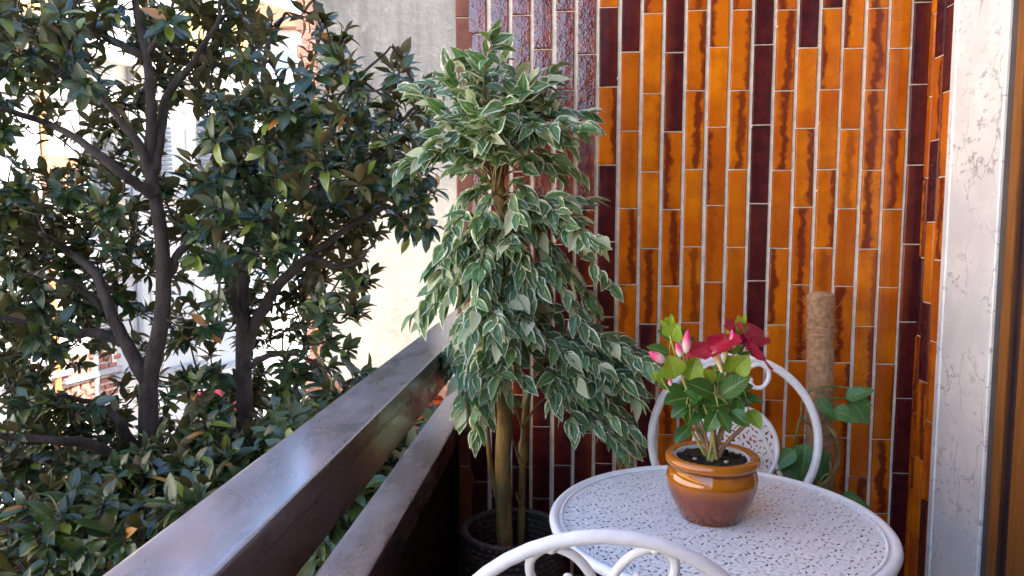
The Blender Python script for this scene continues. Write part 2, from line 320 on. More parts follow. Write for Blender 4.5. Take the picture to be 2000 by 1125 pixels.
class MB:
    def __init__(s): s.v = []; s.f = []; s.uv = None
    def add(s, v, f):
        b = len(s.v); s.v += [tuple(x) for x in v]; s.f += [tuple(i + b for i in q) for q in f]; return s
    def box(s, x0, x1, y0, y1, z0, z1, bev=0.0):
        if bev <= 0:
            v = [(x, y, z) for x in (x0, x1) for y in (y0, y1) for z in (z0, z1)]
            return s.add(v, [(0, 1, 3, 2), (4, 6, 7, 5), (0, 4, 5, 1), (2, 3, 7, 6), (0, 2, 6, 4), (1, 5, 7, 3)])
        import bmesh
        bm = bmesh.new(); bmesh.ops.create_cube(bm, size=1.0)
        for q in bm.verts: q.co = ((x0 + x1) / 2 + q.co.x * (x1 - x0), (y0 + y1) / 2 + q.co.y * (y1 - y0), (z0 + z1) / 2 + q.co.z * (z1 - z0))
        bmesh.ops.bevel(bm, geom=bm.edges[:], offset=bev, segments=2, affect='EDGES', profile=0.7)
        bm.verts.index_update(); s.add([q.co[:] for q in bm.verts], [[q.index for q in fc.verts] for fc in bm.faces]); bm.free(); return s
    def tube(s, pts, rad, n=8, closed=False):
        P = [Vector(p) for p in pts]; m = len(P)
        rad = rad if hasattr(rad, '__len__') else [rad] * m
        up = None; base = len(s.v); V = []
        for i in range(m):
            if closed: t = (P[(i + 1) % m] - P[i - 1]).normalized()
            else: t = (P[min(i + 1, m - 1)] - P[max(i - 1, 0)]).normalized()
            if up is None:
                a = Vector((0, 0, 1)) if abs(t.z) < 0.9 else Vector((1, 0, 0)); up = (a - t * a.dot(t)).normalized()
            else:
                q = up - t * up.dot(t); up = q.normalized() if q.length > 1e-6 else up
            sd = t.cross(up)
            for k in range(n):
                an = 2 * math.pi * k / n; V.append(P[i] + (up * math.cos(an) + sd * math.sin(an)) * rad[i])
        Fc = []
        for i in range(m if closed else m - 1):
            j = (i + 1) % m
            for k in range(n):
                l = (k + 1) % n; Fc.append((i * n + k, j * n + k, j * n + l, i * n + l))
        if not closed: Fc += [tuple(range(n)), tuple((m - 1) * n + k for k in reversed(range(n)))]
        return s.add(V, Fc)
    def lathe(s, prof, n=48, c=(0, 0, 0)):
        V = []; m = len(prof)
        for r, z in prof:
            for k in range(n):
                a = 2 * math.pi * k / n; V.append((c[0] + r * math.cos(a), c[1] + r * math.sin(a), c[2] + z))
        Fc = []
        for i in range(m - 1):
            for k in range(n):
                l = (k + 1) % n; Fc.append((i * n + k, i * n + l, (i + 1) * n + l, (i + 1) * n + k))
        return s.add(V, Fc)
    def ball(s, c, r, n=8, sq=(1, 1, 1)):
        c = Vector(c); V = []; Fc = []
        for i in range(n // 2 + 1):
            th = math.pi * i / (n // 2)
            for k in range(n):
                a = 2 * math.pi * k / n
                V.append((c.x + r * sq[0] * math.sin(th) * math.cos(a), c.y + r * sq[1] * math.sin(th) * math.sin(a), c.z + r * sq[2] * math.cos(th)))
        for i in range(n // 2):
            for k in range(n):
                l = (k + 1) % n; Fc.append((i * n + k, (i + 1) * n + k, (i + 1) * n + l, i * n + l))
        return s.add(V, Fc)
    def build(s, name, mat, parent=None, smooth=True, mw=None): return obj(name, mesh(name, s.v, s.f, None, smooth), mat, parent, mw)
def cat(pts, n=6, closed=False):             # Catmull-Rom
    P = [Vector(p) for p in pts]; out = []; m = len(P)
    for i in range(m if closed else m - 1):
        if closed: a, b, c, d = P[i - 1], P[i], P[(i + 1) % m], P[(i + 2) % m]
        else: a, b, c, d = P[max(i - 1, 0)], P[i], P[i + 1], P[min(i + 2, m - 1)]
        for k in range(n):
            t = k / n
            out.append(0.5 * ((2 * b) + (c - a) * t + (2 * a - 5 * b + 4 * c - d) * t * t + (3 * b - a - 3 * c + d) * t ** 3))
    if not closed: out.append(P[-1])
    return out
def lerp_list(a, b, n): return [a + (b - a) * i / max(1, n - 1) for i in range(n)]

def leaf_geo(L, W, nv=6, nu=2, fold=0.25, droop=0.25, shape='oval', wave=0.0, seed=0):
    """leaf along +Y, upper side +Z; returns verts, faces, uvs"""
    rr = random.Random(seed); V = []; UV = []; Fc = []
    cols = 2 * nu + 1; ph = rr.random() * 6
    for i in range(nv + 1):
        v = i / nv
        if shape == 'oval': wv = math.sin(math.pi * min(1, v) ** 0.85) ** 0.75
        elif shape == 'ficus': wv = (math.sin(math.pi * v ** 0.72)) ** 0.9 * (1 - 0.25 * v ** 4)
        elif shape == 'heart': wv = min(1.0, (v * 5) ** 0.55) * (1 - v ** 1.9) ** 0.62 * (1 if v < .9 else 1 - (v - .9) * 3)
        elif shape == 'obovate': wv = math.sin(math.pi * v ** 1.15) ** 0.7
        elif shape == 'petal': wv = min(1.0, 0.22 + v ** 0.9 * 1.1) * (1 - v ** 7) ** 0.5
        if i == 0 and shape != 'petal': wv = 0.03
        if i == nv: wv = max(wv, 0.02) if shape != 'petal' else 0.55
        zc = -droop * L * v * v
        for j in range(cols):
            u = (j - nu) / nu
            x = u * W * 0.5 * wv
            z = zc + fold * abs(x) + wave * W * math.sin(v * 9 + ph + (2 if u > 0 else 0)) * abs(u)
            V.append((x, L * v * (1 - 0.12 * droop * v), z)); UV.append((0.5 + 0.5 * u, v))
    for i in range(nv):
        for j in range(cols - 1):
            a = i * cols + j; Fc.append((a, a + 1, a + cols + 1, a + cols))
    return np.array(V), Fc, np.array(UV)
def leaf_mat(pos, d, nrm, s=1.0):
    y = Vector(d).normalized(); z = Vector(nrm); z = z - y * z.dot(y)
    if z.length < 1e-4: z = y.orthogonal()
    z.normalize(); x = y.cross(z)
    m = Matrix((x, y, z)).transposed().to_4x4(); m = Matrix.Translation(pos) @ m @ Matrix.Scale(s, 4); return m
def place_leaves(items, geos, mat, parent, keep, stuff_name, leaf_name='leaf', meshes=None):
    """items: (matrix, variant); the `keep` ones that show largest become single objects, the rest one joined part"""
    sz = []
    for m, k in items:
        p = m.translation; sz.append(m.to_scale().x * (geos[k][0][:, 1].max()) / max(0.3, (p - CAM).length) + (0 if in_view(p) else -10))
    order = sorted(range(len(items)), key=lambda i: -sz[i])
    sel = set(order[:keep])
    if meshes is None:
        meshes = []
        for g in geos:
            me = mesh(leaf_name, g[0], g[1], g[2]); me.materials.append(mat); meshes.append(me)
    V = []; Fc = []; UV = []; b = 0
    for i, (m, k) in enumerate(items):
        if i in sel: obj(leaf_name, meshes[k], None, parent, m); continue
        a = np.array(m); g = geos[k]
        V.append(g[0] @ a[:3, :3].T + a[:3, 3]); UV.append(g[2]); Fc += [tuple(q + b for q in f) for f in g[1]]; b += len(g[0])
    if V:
        o = obj(stuff_name, mesh(stuff_name, np.concatenate(V), Fc, np.concatenate(UV)), mat, parent); o['kind'] = 'stuff'
def in_view(p):
    q = MW.transposed() @ (Vector(p) - CAM)
    if q.z > -0.1: return False
    u, v = to_px(p); return -40 < u < 2040 and -40 < v < 1165
def rvec(): return Vector((rng.gauss(0, 1), rng.gauss(0, 1), rng.gauss(0, 1))).normalized()

# ------------------------------------------------------------------ the setting: ground, street, balcony slabs
D = 2.02                                     # end wall of the balcony
XW = 0.88                                    # house side of the balcony
XL = -0.32                                   # free edge of the end wall, inner face of the railing
GZ = -6.0
o = MB().box(-400, 400, -300, 600, GZ - 0.5, GZ).build('ground', M['paving'], smooth=False); tag(o, kind='structure', label='pale paved ground far below the balcony')
g = MB(); g.add([(-8.2, -60, GZ + .004), (-2.0, -60, GZ + .004), (-2.0 + 12, 90, GZ + .004), (-8.2 + 12, 90, GZ + .004)], [(0, 1, 2, 3)])
o = g.build('street', M['asphalt'], smooth=False); tag(o, kind='structure', label='asphalt street below the trees')
o = MB().box(-0.44, 1.3, -3.2, 5.2, -0.22, 0.0).build('balcony_floor', M['floor'], smooth=False); tag(o, kind='structure', label='red brown tiled balcony floor')
o = MB().box(-0.22, 1.3, -3.2, 5.2, 3.02, 3.26).build('balcony_ceiling', M['ceiling'], smooth=False); tag(o, kind='structure', label='plaster underside of the balcony above')

# our own house: carries the balcony, shades the tree
hs = thing('apartment_house', 'tall apartment house with plastered walls carrying the tiled balcony', 'building', (4, 0, GZ))
MB().box(1.02, 9.0, -9.0, 0.55, GZ, 10.6).box(1.02, 9.0, 2.22, 5.2, GZ, 10.6).box(1.02, 9, .55, 2.22, GZ, -.22).box(1.02, 9, .55, 2.22, 3.26, 10.6).build('wall', M['plaster'], hs, False)
MB().box(-0.22, 1.02, -9.0, 5.2, 5.62, 5.86).build('balcony_slab', M['ceiling'], hs, False)
MB().box(-0.22, 1.02, -9.0, 5.2, 8.62, 8.86).build('balcony_slab', M['ceiling'], hs, False)
MB().box(-0.3, 9.2, -9.2, 5.4, 10.6, 10.8).build('roof', M['terra'], hs, False)
MB().box(-0.40, 1.02, -3.2, -3.05, 0.0, 3.02).build('balcony_end_wall', M['floor'], hs, False)

# ------------------------------------------------------------------ tiled end wall
tw = thing('tiled_end_wall', 'balcony end wall clad in upright glossy amber and maroon tiles', 'wall', (0.28, D, 0))
MB().box(XL + 0.004, XW + 0.14, D, D + 0.14, 0.0, 2.62).build('grout_bed', M['grout'], tw, False)
MB().box(XL + 0.004, XW + 0.14, D - .004, D + 0.14, 2.6205, 3.02).build('plaster_band', M['ceiling'], tw, False)
TW_, TH, PZ = 0.0465, 0.1975, 0.2006
def tile_mesh(wd, ht, seed):
    r_ = random.Random(seed); a, b = wd / 2, ht / 2; V = []; lay = [(0.0, 0.003), (0.0, -0.0025), (0.0008, -0.0042), (0.0028, -0.0052)]
    for ins, y in lay:
        for sx, sz in ((-1, -1), (1, -1), (1, 1), (-1, 1)): V.append((sx * (a - ins) + r_.uniform(-.0004, .0004), y + r_.uniform(-.0003, .0003), sz * (b - ins) + r_.uniform(-.0004, .0004)))
    Fc = []
    for i in range(len(lay) - 1):
        for k in range(4):
            l = (k + 1) % 4; Fc.append((i * 4 + k, i * 4 + l, i * 4 + 4 + l, i * 4 + 4 + k))
    # the face: a slightly pillowed grid
    nx, nz = 2, 4; base = len(V); b0 = (len(lay) - 1) * 4
    for j in range(nz + 1):
        for i in range(nx + 1):
            fx, fz = i / nx, j / nz
            p = [(1 - fx) * (1 - fz) * V[b0][c] + fx * (1 - fz) * V[b0 + 1][c] + fx * fz * V[b0 + 2][c] + (1 - fx) * fz * V[b0 + 3][c] for c in range(3)]
            inn = (0 < i < nx) + (0 < j < nz); p[1] -= 0.0004 * inn + (r_.uniform(0, .0004) if inn == 2 else 0)
            V.append(tuple(p))
    for j in range(nz):
        for i in range(nx):
            q = base + j * (nx + 1) + i; Fc.append((q, q + 1, q + nx + 2, q + nx + 1))
    me = mesh('tile', V, Fc, None, False); return me
TM = {}
def get_tile(kind, k, wd=TW_):
    key = (kind, k, wd)
    if key not in TM:
        me = tile_mesh(wd, TH, k + 3); me.materials.append(M['tile_' + kind]); TM[key] = me
    return TM[key]
edge_u = [876, 914, 955, 996.5, 1038, 1080, 1122, 1164.5, 1205.6, 1248]
edges = [px(u, 427, D).x for u in edge_u]
e1 = px(1733.8, 427, D).x; e1 = edges[-1] + (e1 - edges[-1])
pitch = (XW - 0.047 - edges[-1]) / 12.0
edges += [edges[-1] + pitch * (i + 1) for i in range(12)]
joint_v = [35, 67, 97, 31, 97, 23, 107, 15, 102, 27, 103, 21, 93, 20, 88, 20, 94, 17, 95, 17, 95, 5]
tr_ = random.Random(21)
for c in range(22):
    x0 = edges[c]; x1 = edges[c + 1] if c < 21 else XW + 0.004
    xc = (x0 + x1) / 2 + tr_.uniform(-.0008, .0008)
    if c == 0: xc = XL + 0.0255
    z0 = CAM.z + (427 - joint_v[c]) / F * (px(edge_u[min(c, 9)], 427, D) - CAM).length * 0.985 if c < 10 else px(to_px((xc, D, CAM.z))[0], joint_v[c], D).z
    z0 = px(to_px((xc, D, CAM.z))[0], joint_v[c], D).z
    nrow0 = -int((z0) / PZ)
    k = nrow0
    while True:
        zb = z0 + k * PZ
        if zb + TH > 2.62: break
        if zb >= 0.0:
            zc = zb + PZ / 2; u_, v_ = to_px((xc, D, zc))
            if c == 0: kind = 'brown'
            elif c <= 6: kind = 'wavy' if v_ < 470 else 'dark'
            elif c == 7: kind = 'amber' if (165 < v_ < 315 or v_ < 15) else 'dark'
            elif c == 10: kind = 'dark' if v_ < 250 else 'amber'
            elif c == 14: kind = 'dark' if v_ < 700 else 'amber'
            elif c == 21: kind = 'dark'
            elif c == 16 and v_ < 20: kind = 'dark'
            elif v_ > 690 and c < 11 and tr_.random() < 0.6: kind = 'dark'
            else: kind = 'amber' if tr_.random() > 0.05 else 'dark'
            mw = Matrix.Translation((xc, D - 0.0005 + tr_.uniform(-.0008, .0006), zc)) @ Matrix.Rotation(R(tr_.gauss(0, .22)), 4, 'Y') @ Matrix.Rotation(R(tr_.gauss(0, .35)), 4, 'Z') @ Matrix.Rotation(R(tr_.gauss(0, .15)), 4, 'X')
            obj('tile', get_tile(kind, tr_.randrange(4)), None, tw, mw)
        k += 1
# mortar blobs squeezed out of the joints
mb = MB()
for i in range(60):
    c = tr_.randrange(1, 21); z = tr_.uniform(0.75, 2.05); r_ = tr_.uniform(.0010, .0026)
    mb.ball((edges[c] + tr_.choice((-1, 1)) * tr_.uniform(.003, .0055), D - 0.004, z), r_, 6, (1, 0.8, tr_.uniform(1, 2.2)))
q = mb.build('mortar_crumbs', M['grout'], tw); q['kind'] = 'stuff'

# tiled return on the house side
rw = thing('tiled_side_wall', 'narrow return of amber tiles between end wall and marble jamb', 'wall', (XW, 1.94, 0))
MB().box(XW, XW + 0.14, 1.640, D - 0.0045, 0.0, 3.02).build('grout_bed', M['grout'], rw, False)
for ci, (ya, yb, jv) in enumerate(((2.013, 1.990, 80), (1.984, 1.941, 152), (1.936, 1.889, 68), (1.884, 1.869, 150))):
    yc = (ya + yb) / 2; zj = 1.26 + (427 - jv) / F * math.hypot(XW, yc) * 0.98
    for k in range(-9, 9):
        zb = zj + k * PZ
        if zb < 0 or zb + TH > 2.62: continue
        mw = Matrix.Translation((XW - 0.0005, yc, zb + PZ / 2)) @ Matrix.Rotation(R(-90), 4, 'Z') @ Matrix.Rotation(R(tr_.gauss(0, .25)), 4, 'X')
        kind = 'dark' if tr_.random() < .22 else 'amber'
        obj('tile', get_tile(kind, tr_.randrange(2), round(ya - yb, 3)), None, rw, mw)

# marble jamb, wooden door frame
mj = thing('marble_jamb', 'white veined marble jamb slab beside the wooden door frame', 'jamb', (XW, 1.75, 0))
V = []; prof = [(XW - 0.001, 1.867), (XW - 0.018, 1.866), (XW - 0.020, 1.864), (XW - 0.020, 1.8465), (XW - 0.0175, 1.845), (XW - 0.0165, 1.844), (XW - 0.0165, 1.643), (XW - 0.0145, 1.640), (XW + 0.05, 1.640)]
for z in (0.0, 3.02): V += [(x, y, z) for x, y in prof]
n_ = len(prof); obj('slab', mesh('slab', V, [(i, i + n_, i + 1 + n_, i + 1) for i in range(n_ - 1)], None, False), M['marble'], mj)
df = thing('door_frame', 'brown wooden balcony door frame with dark grooves beside the marble', 'door frame', (XW, 1.2, 0))
for nm, x, ya, yb, mt in (('edge_strip', .869, 1.638, 1.612, 'gap'), ('frame_board', .866, 1.611, 1.583, 'wood'), ('bead', .870, 1.582, 1.571, 'dwood'), ('gasket', .876, 1.570, 1.560, 'gasket'), ('bead', .872, 1.559, 1.546, 'dwood'), ('stile', .868, 1.545, 1.43, 'wood')):
    MB().box(x, XW + 0.13, yb, ya, 0.0, 3.02, 0.0015).build(nm, M[mt], df, False)
MB().box(XW + .03, XW + 0.05, .69, 1.43, 0.12, 2.50).build('pane', M['pane'], df, False)
MB().box(.884, XW + .13, .69, 1.43, 0, .12).build('bottom_rail', M['wood'], df, False)
MB().box(.884, XW + .13, .69, 1.43, 2.5, 3.02).build('top_rail', M['wood'], df, False)
MB().box(.884, XW + .13, .55, .69, 0, 3.02).build('stile', M['wood'], df, False)
iw = thing('house_side_wall', 'brown clad house wall of the balcony beyond the wooden door', 'wall', (XW, -1, 0))
MB().box(XW, 1.02, -3.05, .55, 0, 3.02).build('cladding', M['cladding'], iw, False)

# ------------------------------------------------------------------ railing
rl = thing('balcony_railing', 'glossy dark brown steel railing with parapet cap along the balcony edge', 'railing', (-.36, 0, 0))
Z1, Z2 = 0.944, 0.706
MB().box(-0.418, -0.318, -3.0, 2.62, Z1 - 0.034, Z1, 0.004).build('top_rail', M['rail'], rl, False)
MB().box(-0.408, -0.321, -3.0, 2.62, Z1 - 0.098, Z1 - 0.0345, 0.002).build('rail_beam', M['rail'], rl, False)
MB().box(-0.402, -0.318, -3.0, 2.62, Z2 - 0.064, Z2, 0.004).build('parapet_cap', M['rail'], rl, False)
for y0 in (-2.9, -1.5, -0.1, 1.3): MB().box(-0.372, -0.352, y0, y0 + 1.38, 0.0, Z2 - 0.0645).build('parapet_panel', M['panel'], rl, False)
MB().box(-0.3515, XL + 0.0035, D + .012, D + .135, 0.0, Z2 - 0.066).build('edge_filler', M['panel'], tw, False)  # added strip closing the slit that let daylight in behind the wall end
for y0 in (-2.95, -1.1, 2.50): MB().box(-0.385, -0.345, y0, y0 + 0.04, Z2 + 0.0005, Z1 - 0.0985).build('post', M['rail'], rl, False)

# ------------------------------------------------------------------ perforated sheet metal
def hole_field(P, n, seed, dmin, scale):
    """signed distance (m) to lace-like holes on a periodic square of side P; negative inside a hole"""
    r_ = random.Random(seed); pts = []; tries = 0
    while tries < 6000:
        tries += 1; p = (r_.random() * P, r_.random() * P)
        if all(math.hypot(*[((p[i] - q[i] + P / 2) % P) - P / 2 for i in (0, 1)]) > dmin for q in pts): pts.append(p)
    xs = (np.arange(n) + 0.0) / n * P; X, Y = np.meshgrid(xs, xs, indexing='ij'); sd = np.full((n, n), 1.0)
    wrap = lambda a: (a + P / 2) % P - P / 2
    for (cx, cy) in pts:
        an = r_.choice((0, 45, 90, 135)) + r_.gauss(0, 18); a = R(an); kind = r_.random()
        x = wrap(X - cx); y = wrap(Y - cy); u = x * math.cos(a) + y * math.sin(a); v = -x * math.sin(a) + y * math.cos(a)
        def seg(u, v, u0, v0, u1, v1, r0, r1):
            du, dv = u1 - u0, v1 - v0; t = np.clip(((u - u0) * du + (v - v0) * dv) / (du * du + dv * dv + 1e-12), 0, 1)
            return np.hypot(u - u0 - t * du, v - v0 - t * dv) - (r0 + (r1 - r0) * t)
        s = scale
        if kind < .34: d = seg(u, v, -3.0 * s, 0, 3.0 * s, 0, .85 * s, .75 * s)
        elif kind < .62: d = np.minimum(seg(u, v, -1.8 * s, 0, 1.0 * s, .5 * s, 1.75 * s, 1.0 * s), seg(u, v, 1.0 * s, .5 * s, 3.2 * s, 2.0 * s, 1.0 * s, .35 * s))
        elif kind < .80: d = np.minimum(seg(u, v, -2.6 * s, -1.2 * s, 0, .6 * s, .8 * s, 1.0 * s), seg(u, v, 0, .6 * s, 2.6 * s, -1.2 * s, 1.0 * s, .8 * s))
        elif kind < .92: d = np.minimum(np.minimum(seg(u, v, 0, 0, 2.9 * s, 0, 1.3 * s, .7 * s), seg(u, v, 0, 0, -1.6 * s, 2.2 * s, 1.3 * s, .7 * s)), seg(u, v, 0, 0, -1.6 * s, -2.2 * s, 1.3 * s, .7 * s))
        else: d = np.hypot(u, v) - 1.4 * s
        sd = np.minimum(sd, d)
    return sd
def perforated_disc(rad, solid, P, cell, sd, thick):
    n = sd.shape[0]; m = int(rad / cell) + 1
    gx = np.arange(-m, m + 1) * cell; X, Y = np.meshgrid(gx, gx, indexing='ij')
    def samp(x, y):
        # mirrored tiling, as in a stamped pattern
        fx = np.floor(x / P); fy = np.floor(y / P); a = x / P - fx; b = y / P - fy
        i = np.minimum((a * n).astype(int), n - 1); j = np.minimum((b * n).astype(int), n - 1)
        return sd[i, j]
    f = samp(X, Y); rr_ = np.hypot(X, Y); f = np.maximum(f, rr_ - (rad - solid))
    e = cell * .35
    F_ = lambda x, y: np.maximum(samp(x, y), np.hypot(x, y) - (rad - solid))
    gxx = (F_(X + e, Y) - F_(X - e, Y)) / (2 * e); gyy = (F_(X, Y + e) - F_(X, Y - e)) / (2 * e); gl = np.hypot(gxx, gyy) + 1e-6
    sn = np.abs(f) < .62 * cell
    Xs = np.where(sn, X - f * gxx / gl, X); Ys = np.where(sn, Y - f * gyy / gl, Y)
    cx = (X[:-1, :-1] + cell / 2); cy = (Y[:-1, :-1] + cell / 2)
    keep = (F_(cx, cy) > 0) & (np.hypot(cx, cy) < rad - cell * .2)
    N = 2 * m + 1; idx = np.arange(N * N).reshape(N, N)
    q = np.stack([idx[:-1, :-1], idx[1:, :-1], idx[1:, 1:], idx[:-1, 1:]], -1)[keep]
    used = np.unique(q); mp = np.full(N * N, -1); mp[used] = np.arange(len(used)); q = mp[q]
    V = np.stack([Xs.ravel()[used], Ys.ravel()[used], np.zeros(len(used))], -1)
    nv = len(V); top = V + [0, 0, 0]; bot = V - [0, 0, thick]
    # rim walls where an edge is used once
    ed = np.concatenate([q[:, [0, 1]], q[:, [1, 2]], q[:, [2, 3]], q[:, [3, 0]]]); key = np.sort(ed, 1); kk = key[:, 0].astype(np.int64) * nv + key[:, 1]
    un, inv, cnt = np.unique(kk, return_inverse=True, return_counts=True); be = ed[cnt[inv] == 1]
    wall = np.stack([be[:, 1], be[:, 0], be[:, 0] + nv, be[:, 1] + nv], -1)
    return np.concatenate([top, bot]), np.concatenate([q, q[:, ::-1] + nv, wall])
def np_mesh(name, V, Q):
    me = bpy.data.meshes.new(name); me.vertices.add(len(V)); me.vertices.foreach_set('co', V.astype(np.float32).ravel())
    me.loops.add(Q.size); me.loops.foreach_set('vertex_index', Q.astype(np.int32).ravel())
    me.polygons.add(len(Q)); me.polygons.foreach_set('loop_start', np.arange(len(Q), dtype=np.int32) * 4); me.update(calc_edges=True); me.validate(); me.polygons.foreach_set('use_smooth', [False] * len(me.polygons)); return me

# ------------------------------------------------------------------ bistro table
TZ = 0.71; TR = 0.300
tb = pz(1393, 913, TZ); TC = Vector((pz(1400, 1018, TZ).x, 0, TZ)); TC.y = tb.y - TR
tc = (TC.x, TC.y, TZ)
tab = thing('bistro_table', 'round white metal bistro table with perforated lace top', 'table', (TC.x, TC.y, 0))
Pm = 0.064; SD = hole_field(Pm, 320, 5, 0.0098, 0.00165)
V, Q = perforated_disc(TR - 0.012, 0.010, Pm, 0.0016, SD, 0.0015)
V = V + np.array([TC.x, TC.y, TZ]); obj('table_top', np_mesh('table_top', V, Q), M['white'], tab)
ring = lambda r, z, n, c=TC: [(c.x + r * math.cos(2 * math.pi * i / n), c.y + r * math.sin(2 * math.pi * i / n), z) for i in range(n)]
MB().tube(ring(TR - 0.004, TZ - 0.004, 120), 0.0095, 12, True).build('rim', M['white'], tab)
mb = MB(); N = 150
for i in range(N):                           # twisted rope border
    a = 2 * math.pi * i / N; a2 = a + 2 * math.pi / N * 1.5
    mb.tube([(TC.x + r * math.cos(t), TC.y + r * math.sin(t), TZ + z) for r, t, z in ((TR - 0.0200, a, .0005), (TR - 0.0178, (a + a2) / 2, .0026), (TR - 0.0152, a2, .0008))], [.0010, .0020, .0010], 5)
mb.build('rope_border', M['white'], tab)
for k in range(3):
    a = R(90 + 20 + 120 * k); ca, sa = math.cos(a), math.sin(a)
    pts = cat([(TC.x + ca * r, TC.y + sa * r, z) for r, z in ((.235, TZ - .004), (.20, .60), (.10, .44), (.06, .34), (.12, .17), (.22, .012))], 8)
    MB().tube(pts, .0085, 8).ball((TC.x + ca * .235, TC.y + sa * .235, TZ - .014), .011).build('leg', M['white'], tab)
MB().tube(ring(.085, .39, 40), .006, 6, True).build('leg_ring', M['white'], tab)

# ------------------------------------------------------------------ folding chairs
def chair(label, loc, rz, top, lean, s=1.0, tube_r=.0085):
    root = bpy.data.objects.new('folding_chair', None); col.objects.link(root); root.empty_display_size = .1
    mw = Matrix.Translation(loc) @ Matrix.Rotation(rz, 4, 'Z'); root.matrix_world = mw; ROOTM[root] = mw.copy(); tag(root, label, 'chair', 'white metal folding chairs at the bistro table')
    W = lambda p: mw @ Vector(p)
    SZ = .45; yb = -.165
    B = lambda x, z, off=0.0: W((x * s, yb - (z - SZ) * lean + off, z))
    ar = .187 * s; zc = top - ar; pts = []
    for i in range(33):
        a = R(-38 + 256 * i / 32); pts.append((ar * math.cos(a) / s, zc + ar * math.sin(a)))
    arch = [B(x, z) for x, z in pts]
    xl = pts[0][0]
    def leg(sg): return [B(sg * xl * .93, zc - ar * .8), B(sg * xl * .9, SZ + .03), W((sg * .165 * s, -.06, .30)), W((sg * .175 * s, .19, .008))]
    a0 = list(reversed(cat(leg(1), 5))); a1 = cat(leg(-1), 5)
    MB().tube(a0 + arch + a1, tube_r, 10).build('back_frame', M['white'], root)
    sc_ = [(.034, .056), (.042, .069), (.060, .070), (.074, .054), (.075, .032), (.062, .0185), (.046, .0175), (.026, .030), (.010, .056), (.005, .088), (.012, .112), (.040, .145), (.075, .215), (.108, .30), (.118, .40)]
    for sg in (1, -1):
        MB().tube([B(x, z, .004) for x, z in [(p.x, p.y) for p in cat([(sg * a, top - b, 0) for a, b in sc_], 6)]], .0055, 8).ball(B(sg * .036, top - .0535), .0065).build('scroll', M['white'], root)
        MB().ball(B(sg * .054, top - .0150, 0), .0070).build('weld_ball', M['white'], root)
    # round perforated medallion in the back
    mc = B(0, top - .212, .006); ey = (B(0, 1) - B(0, 0)).normalized(); ex = (B(1, 1) - B(0, 1)).normalized(); ez = ex.cross(ey)
    fm = Matrix((ex, ey, ez)).transposed().to_4x4(); fm.translation = mc
    SDc = hole_field(.064, 320, 9, 0.0105, 0.00170)
    V, Q = perforated_disc(.092 * s, .005, .064, .0016, SDc, .0015)
    md = np_mesh('medallion', V, Q); obj('medallion', md, M['white'], root, fm)
    MB().tube([fm @ Vector((.094 * s * math.cos(t), .094 * s * math.sin(t), 0)) for t in np.linspace(0, 2 * math.pi, 48, endpoint=False)], .0052, 8, True).build('medallion_ring', M['white'], root)
    V, Q = perforated_disc(.175, .008, .064, .0026, SDc, .0015)
    obj('seat', np_mesh('seat', V, Q), M['white'], root, mw @ Matrix.Translation((0, .02, SZ)))
    MB().tube([W((.18 * math.cos(t), .02 + .18 * math.sin(t), SZ - .004)) for t in np.linspace(0, 2 * math.pi, 48, endpoint=False)], .009, 8, True).build('seat_rim', M['white'], root)
    for sg in (1, -1): MB().tube(cat([W((sg * .15, .15, SZ - .012)), W((sg * .148, 0, .25)), W((sg * .15, -.22, .008))], 5), .0085, 8).build('leg', M['white'], root)
    MB().tube([W((-.15, -.17, .055)), W((.15, -.17, .055))], .006, 8).build('stretcher', M['white'], root)
    return root
p1 = px(1147, 1052, 0.80)
chair('white scroll-backed metal chair facing the table and the tiles, its back turned to open floor', (p1.x, p1.y + .165 + (p1.z + .003 - .45) * .20, 0), R(4), p1.z + .003, .20, 1.06, .0082)
p2 = px(1444, 697, 1.80)
chair('white scroll-backed metal chair between the table and the tiled end wall', (p2.x, p2.y - .165 - (p2.z - .45) * .12, 0), R(180 + 3), p2.z, .12, 1.04, .0098)

# ------------------------------------------------------------------ glazed pot with flowering plant
PC = Vector((pz(1388, 1008, TZ).x, pz(1388, 1008, TZ).y, TZ + .0012))
pt = thing('glazed_pot', 'round amber glazed ceramic pot standing on the white table', 'pot', PC)
pr = [(.0, .0), (.050, .0), (.056, .003), (.064, .018), (.074, .038), (.081, .060), (.0825, .074), (.080, .088), (.0765, .0955), (.0765, .0985), (.0815, .1015), (.0850, .107), (.0850, .113), (.0820, .1175), (.0765, .1190), (.0700, .1170), (.0690, .112), (.0690, .085), (.0, .080)]
pp = cat([(r, 0, z) for r, z in pr], 3)
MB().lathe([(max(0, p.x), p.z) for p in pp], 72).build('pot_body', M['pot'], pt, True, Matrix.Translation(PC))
MB().lathe([(.0688, .085), (.0688, .1135), (.0672, .1150), (.0652, .1140), (.0645, .09)], 64).build('inner_pot', M['liner'], pt, True, Matrix.Translation(PC))
mb = MB(); nr, na = 12, 48; V = [(0, 0, .109)]; Fc = []
for i in range(1, nr + 1):
    for k in range(na):
        a = 2 * math.pi * k / na; r_ = .0646 * i / nr; x, y = r_ * math.cos(a), r_ * math.sin(a)
        V.append((x, y, .1075 + .007 * mnoise.noise((x * 70, y * 70, 3)) + .004 * mnoise.noise((x * 190, y * 190, 1))))
for k in range(na): Fc.append((0, 1 + k, 1 + (k + 1) % na))
for i in range(nr - 1):
    for k in range(na): a, b = 1 + i * na + k, 1 + i * na + (k + 1) % na; Fc.append((a, a + na, b + na, b))
mb.add(V, Fc); mb.build('soil', M['soil'], pt, True, Matrix.Translation(PC))
mb = MB()
for i in range(70):
    a = rng.uniform(0, 6.28); r_ = .06 * math.sqrt(rng.random()); mb.ball((r_ * math.cos(a), r_ * math.sin(a), .110), rng.uniform(.0015, .0055), 6, (1, rng.uniform(.6, 1.3), rng.uniform(.5, 1)))
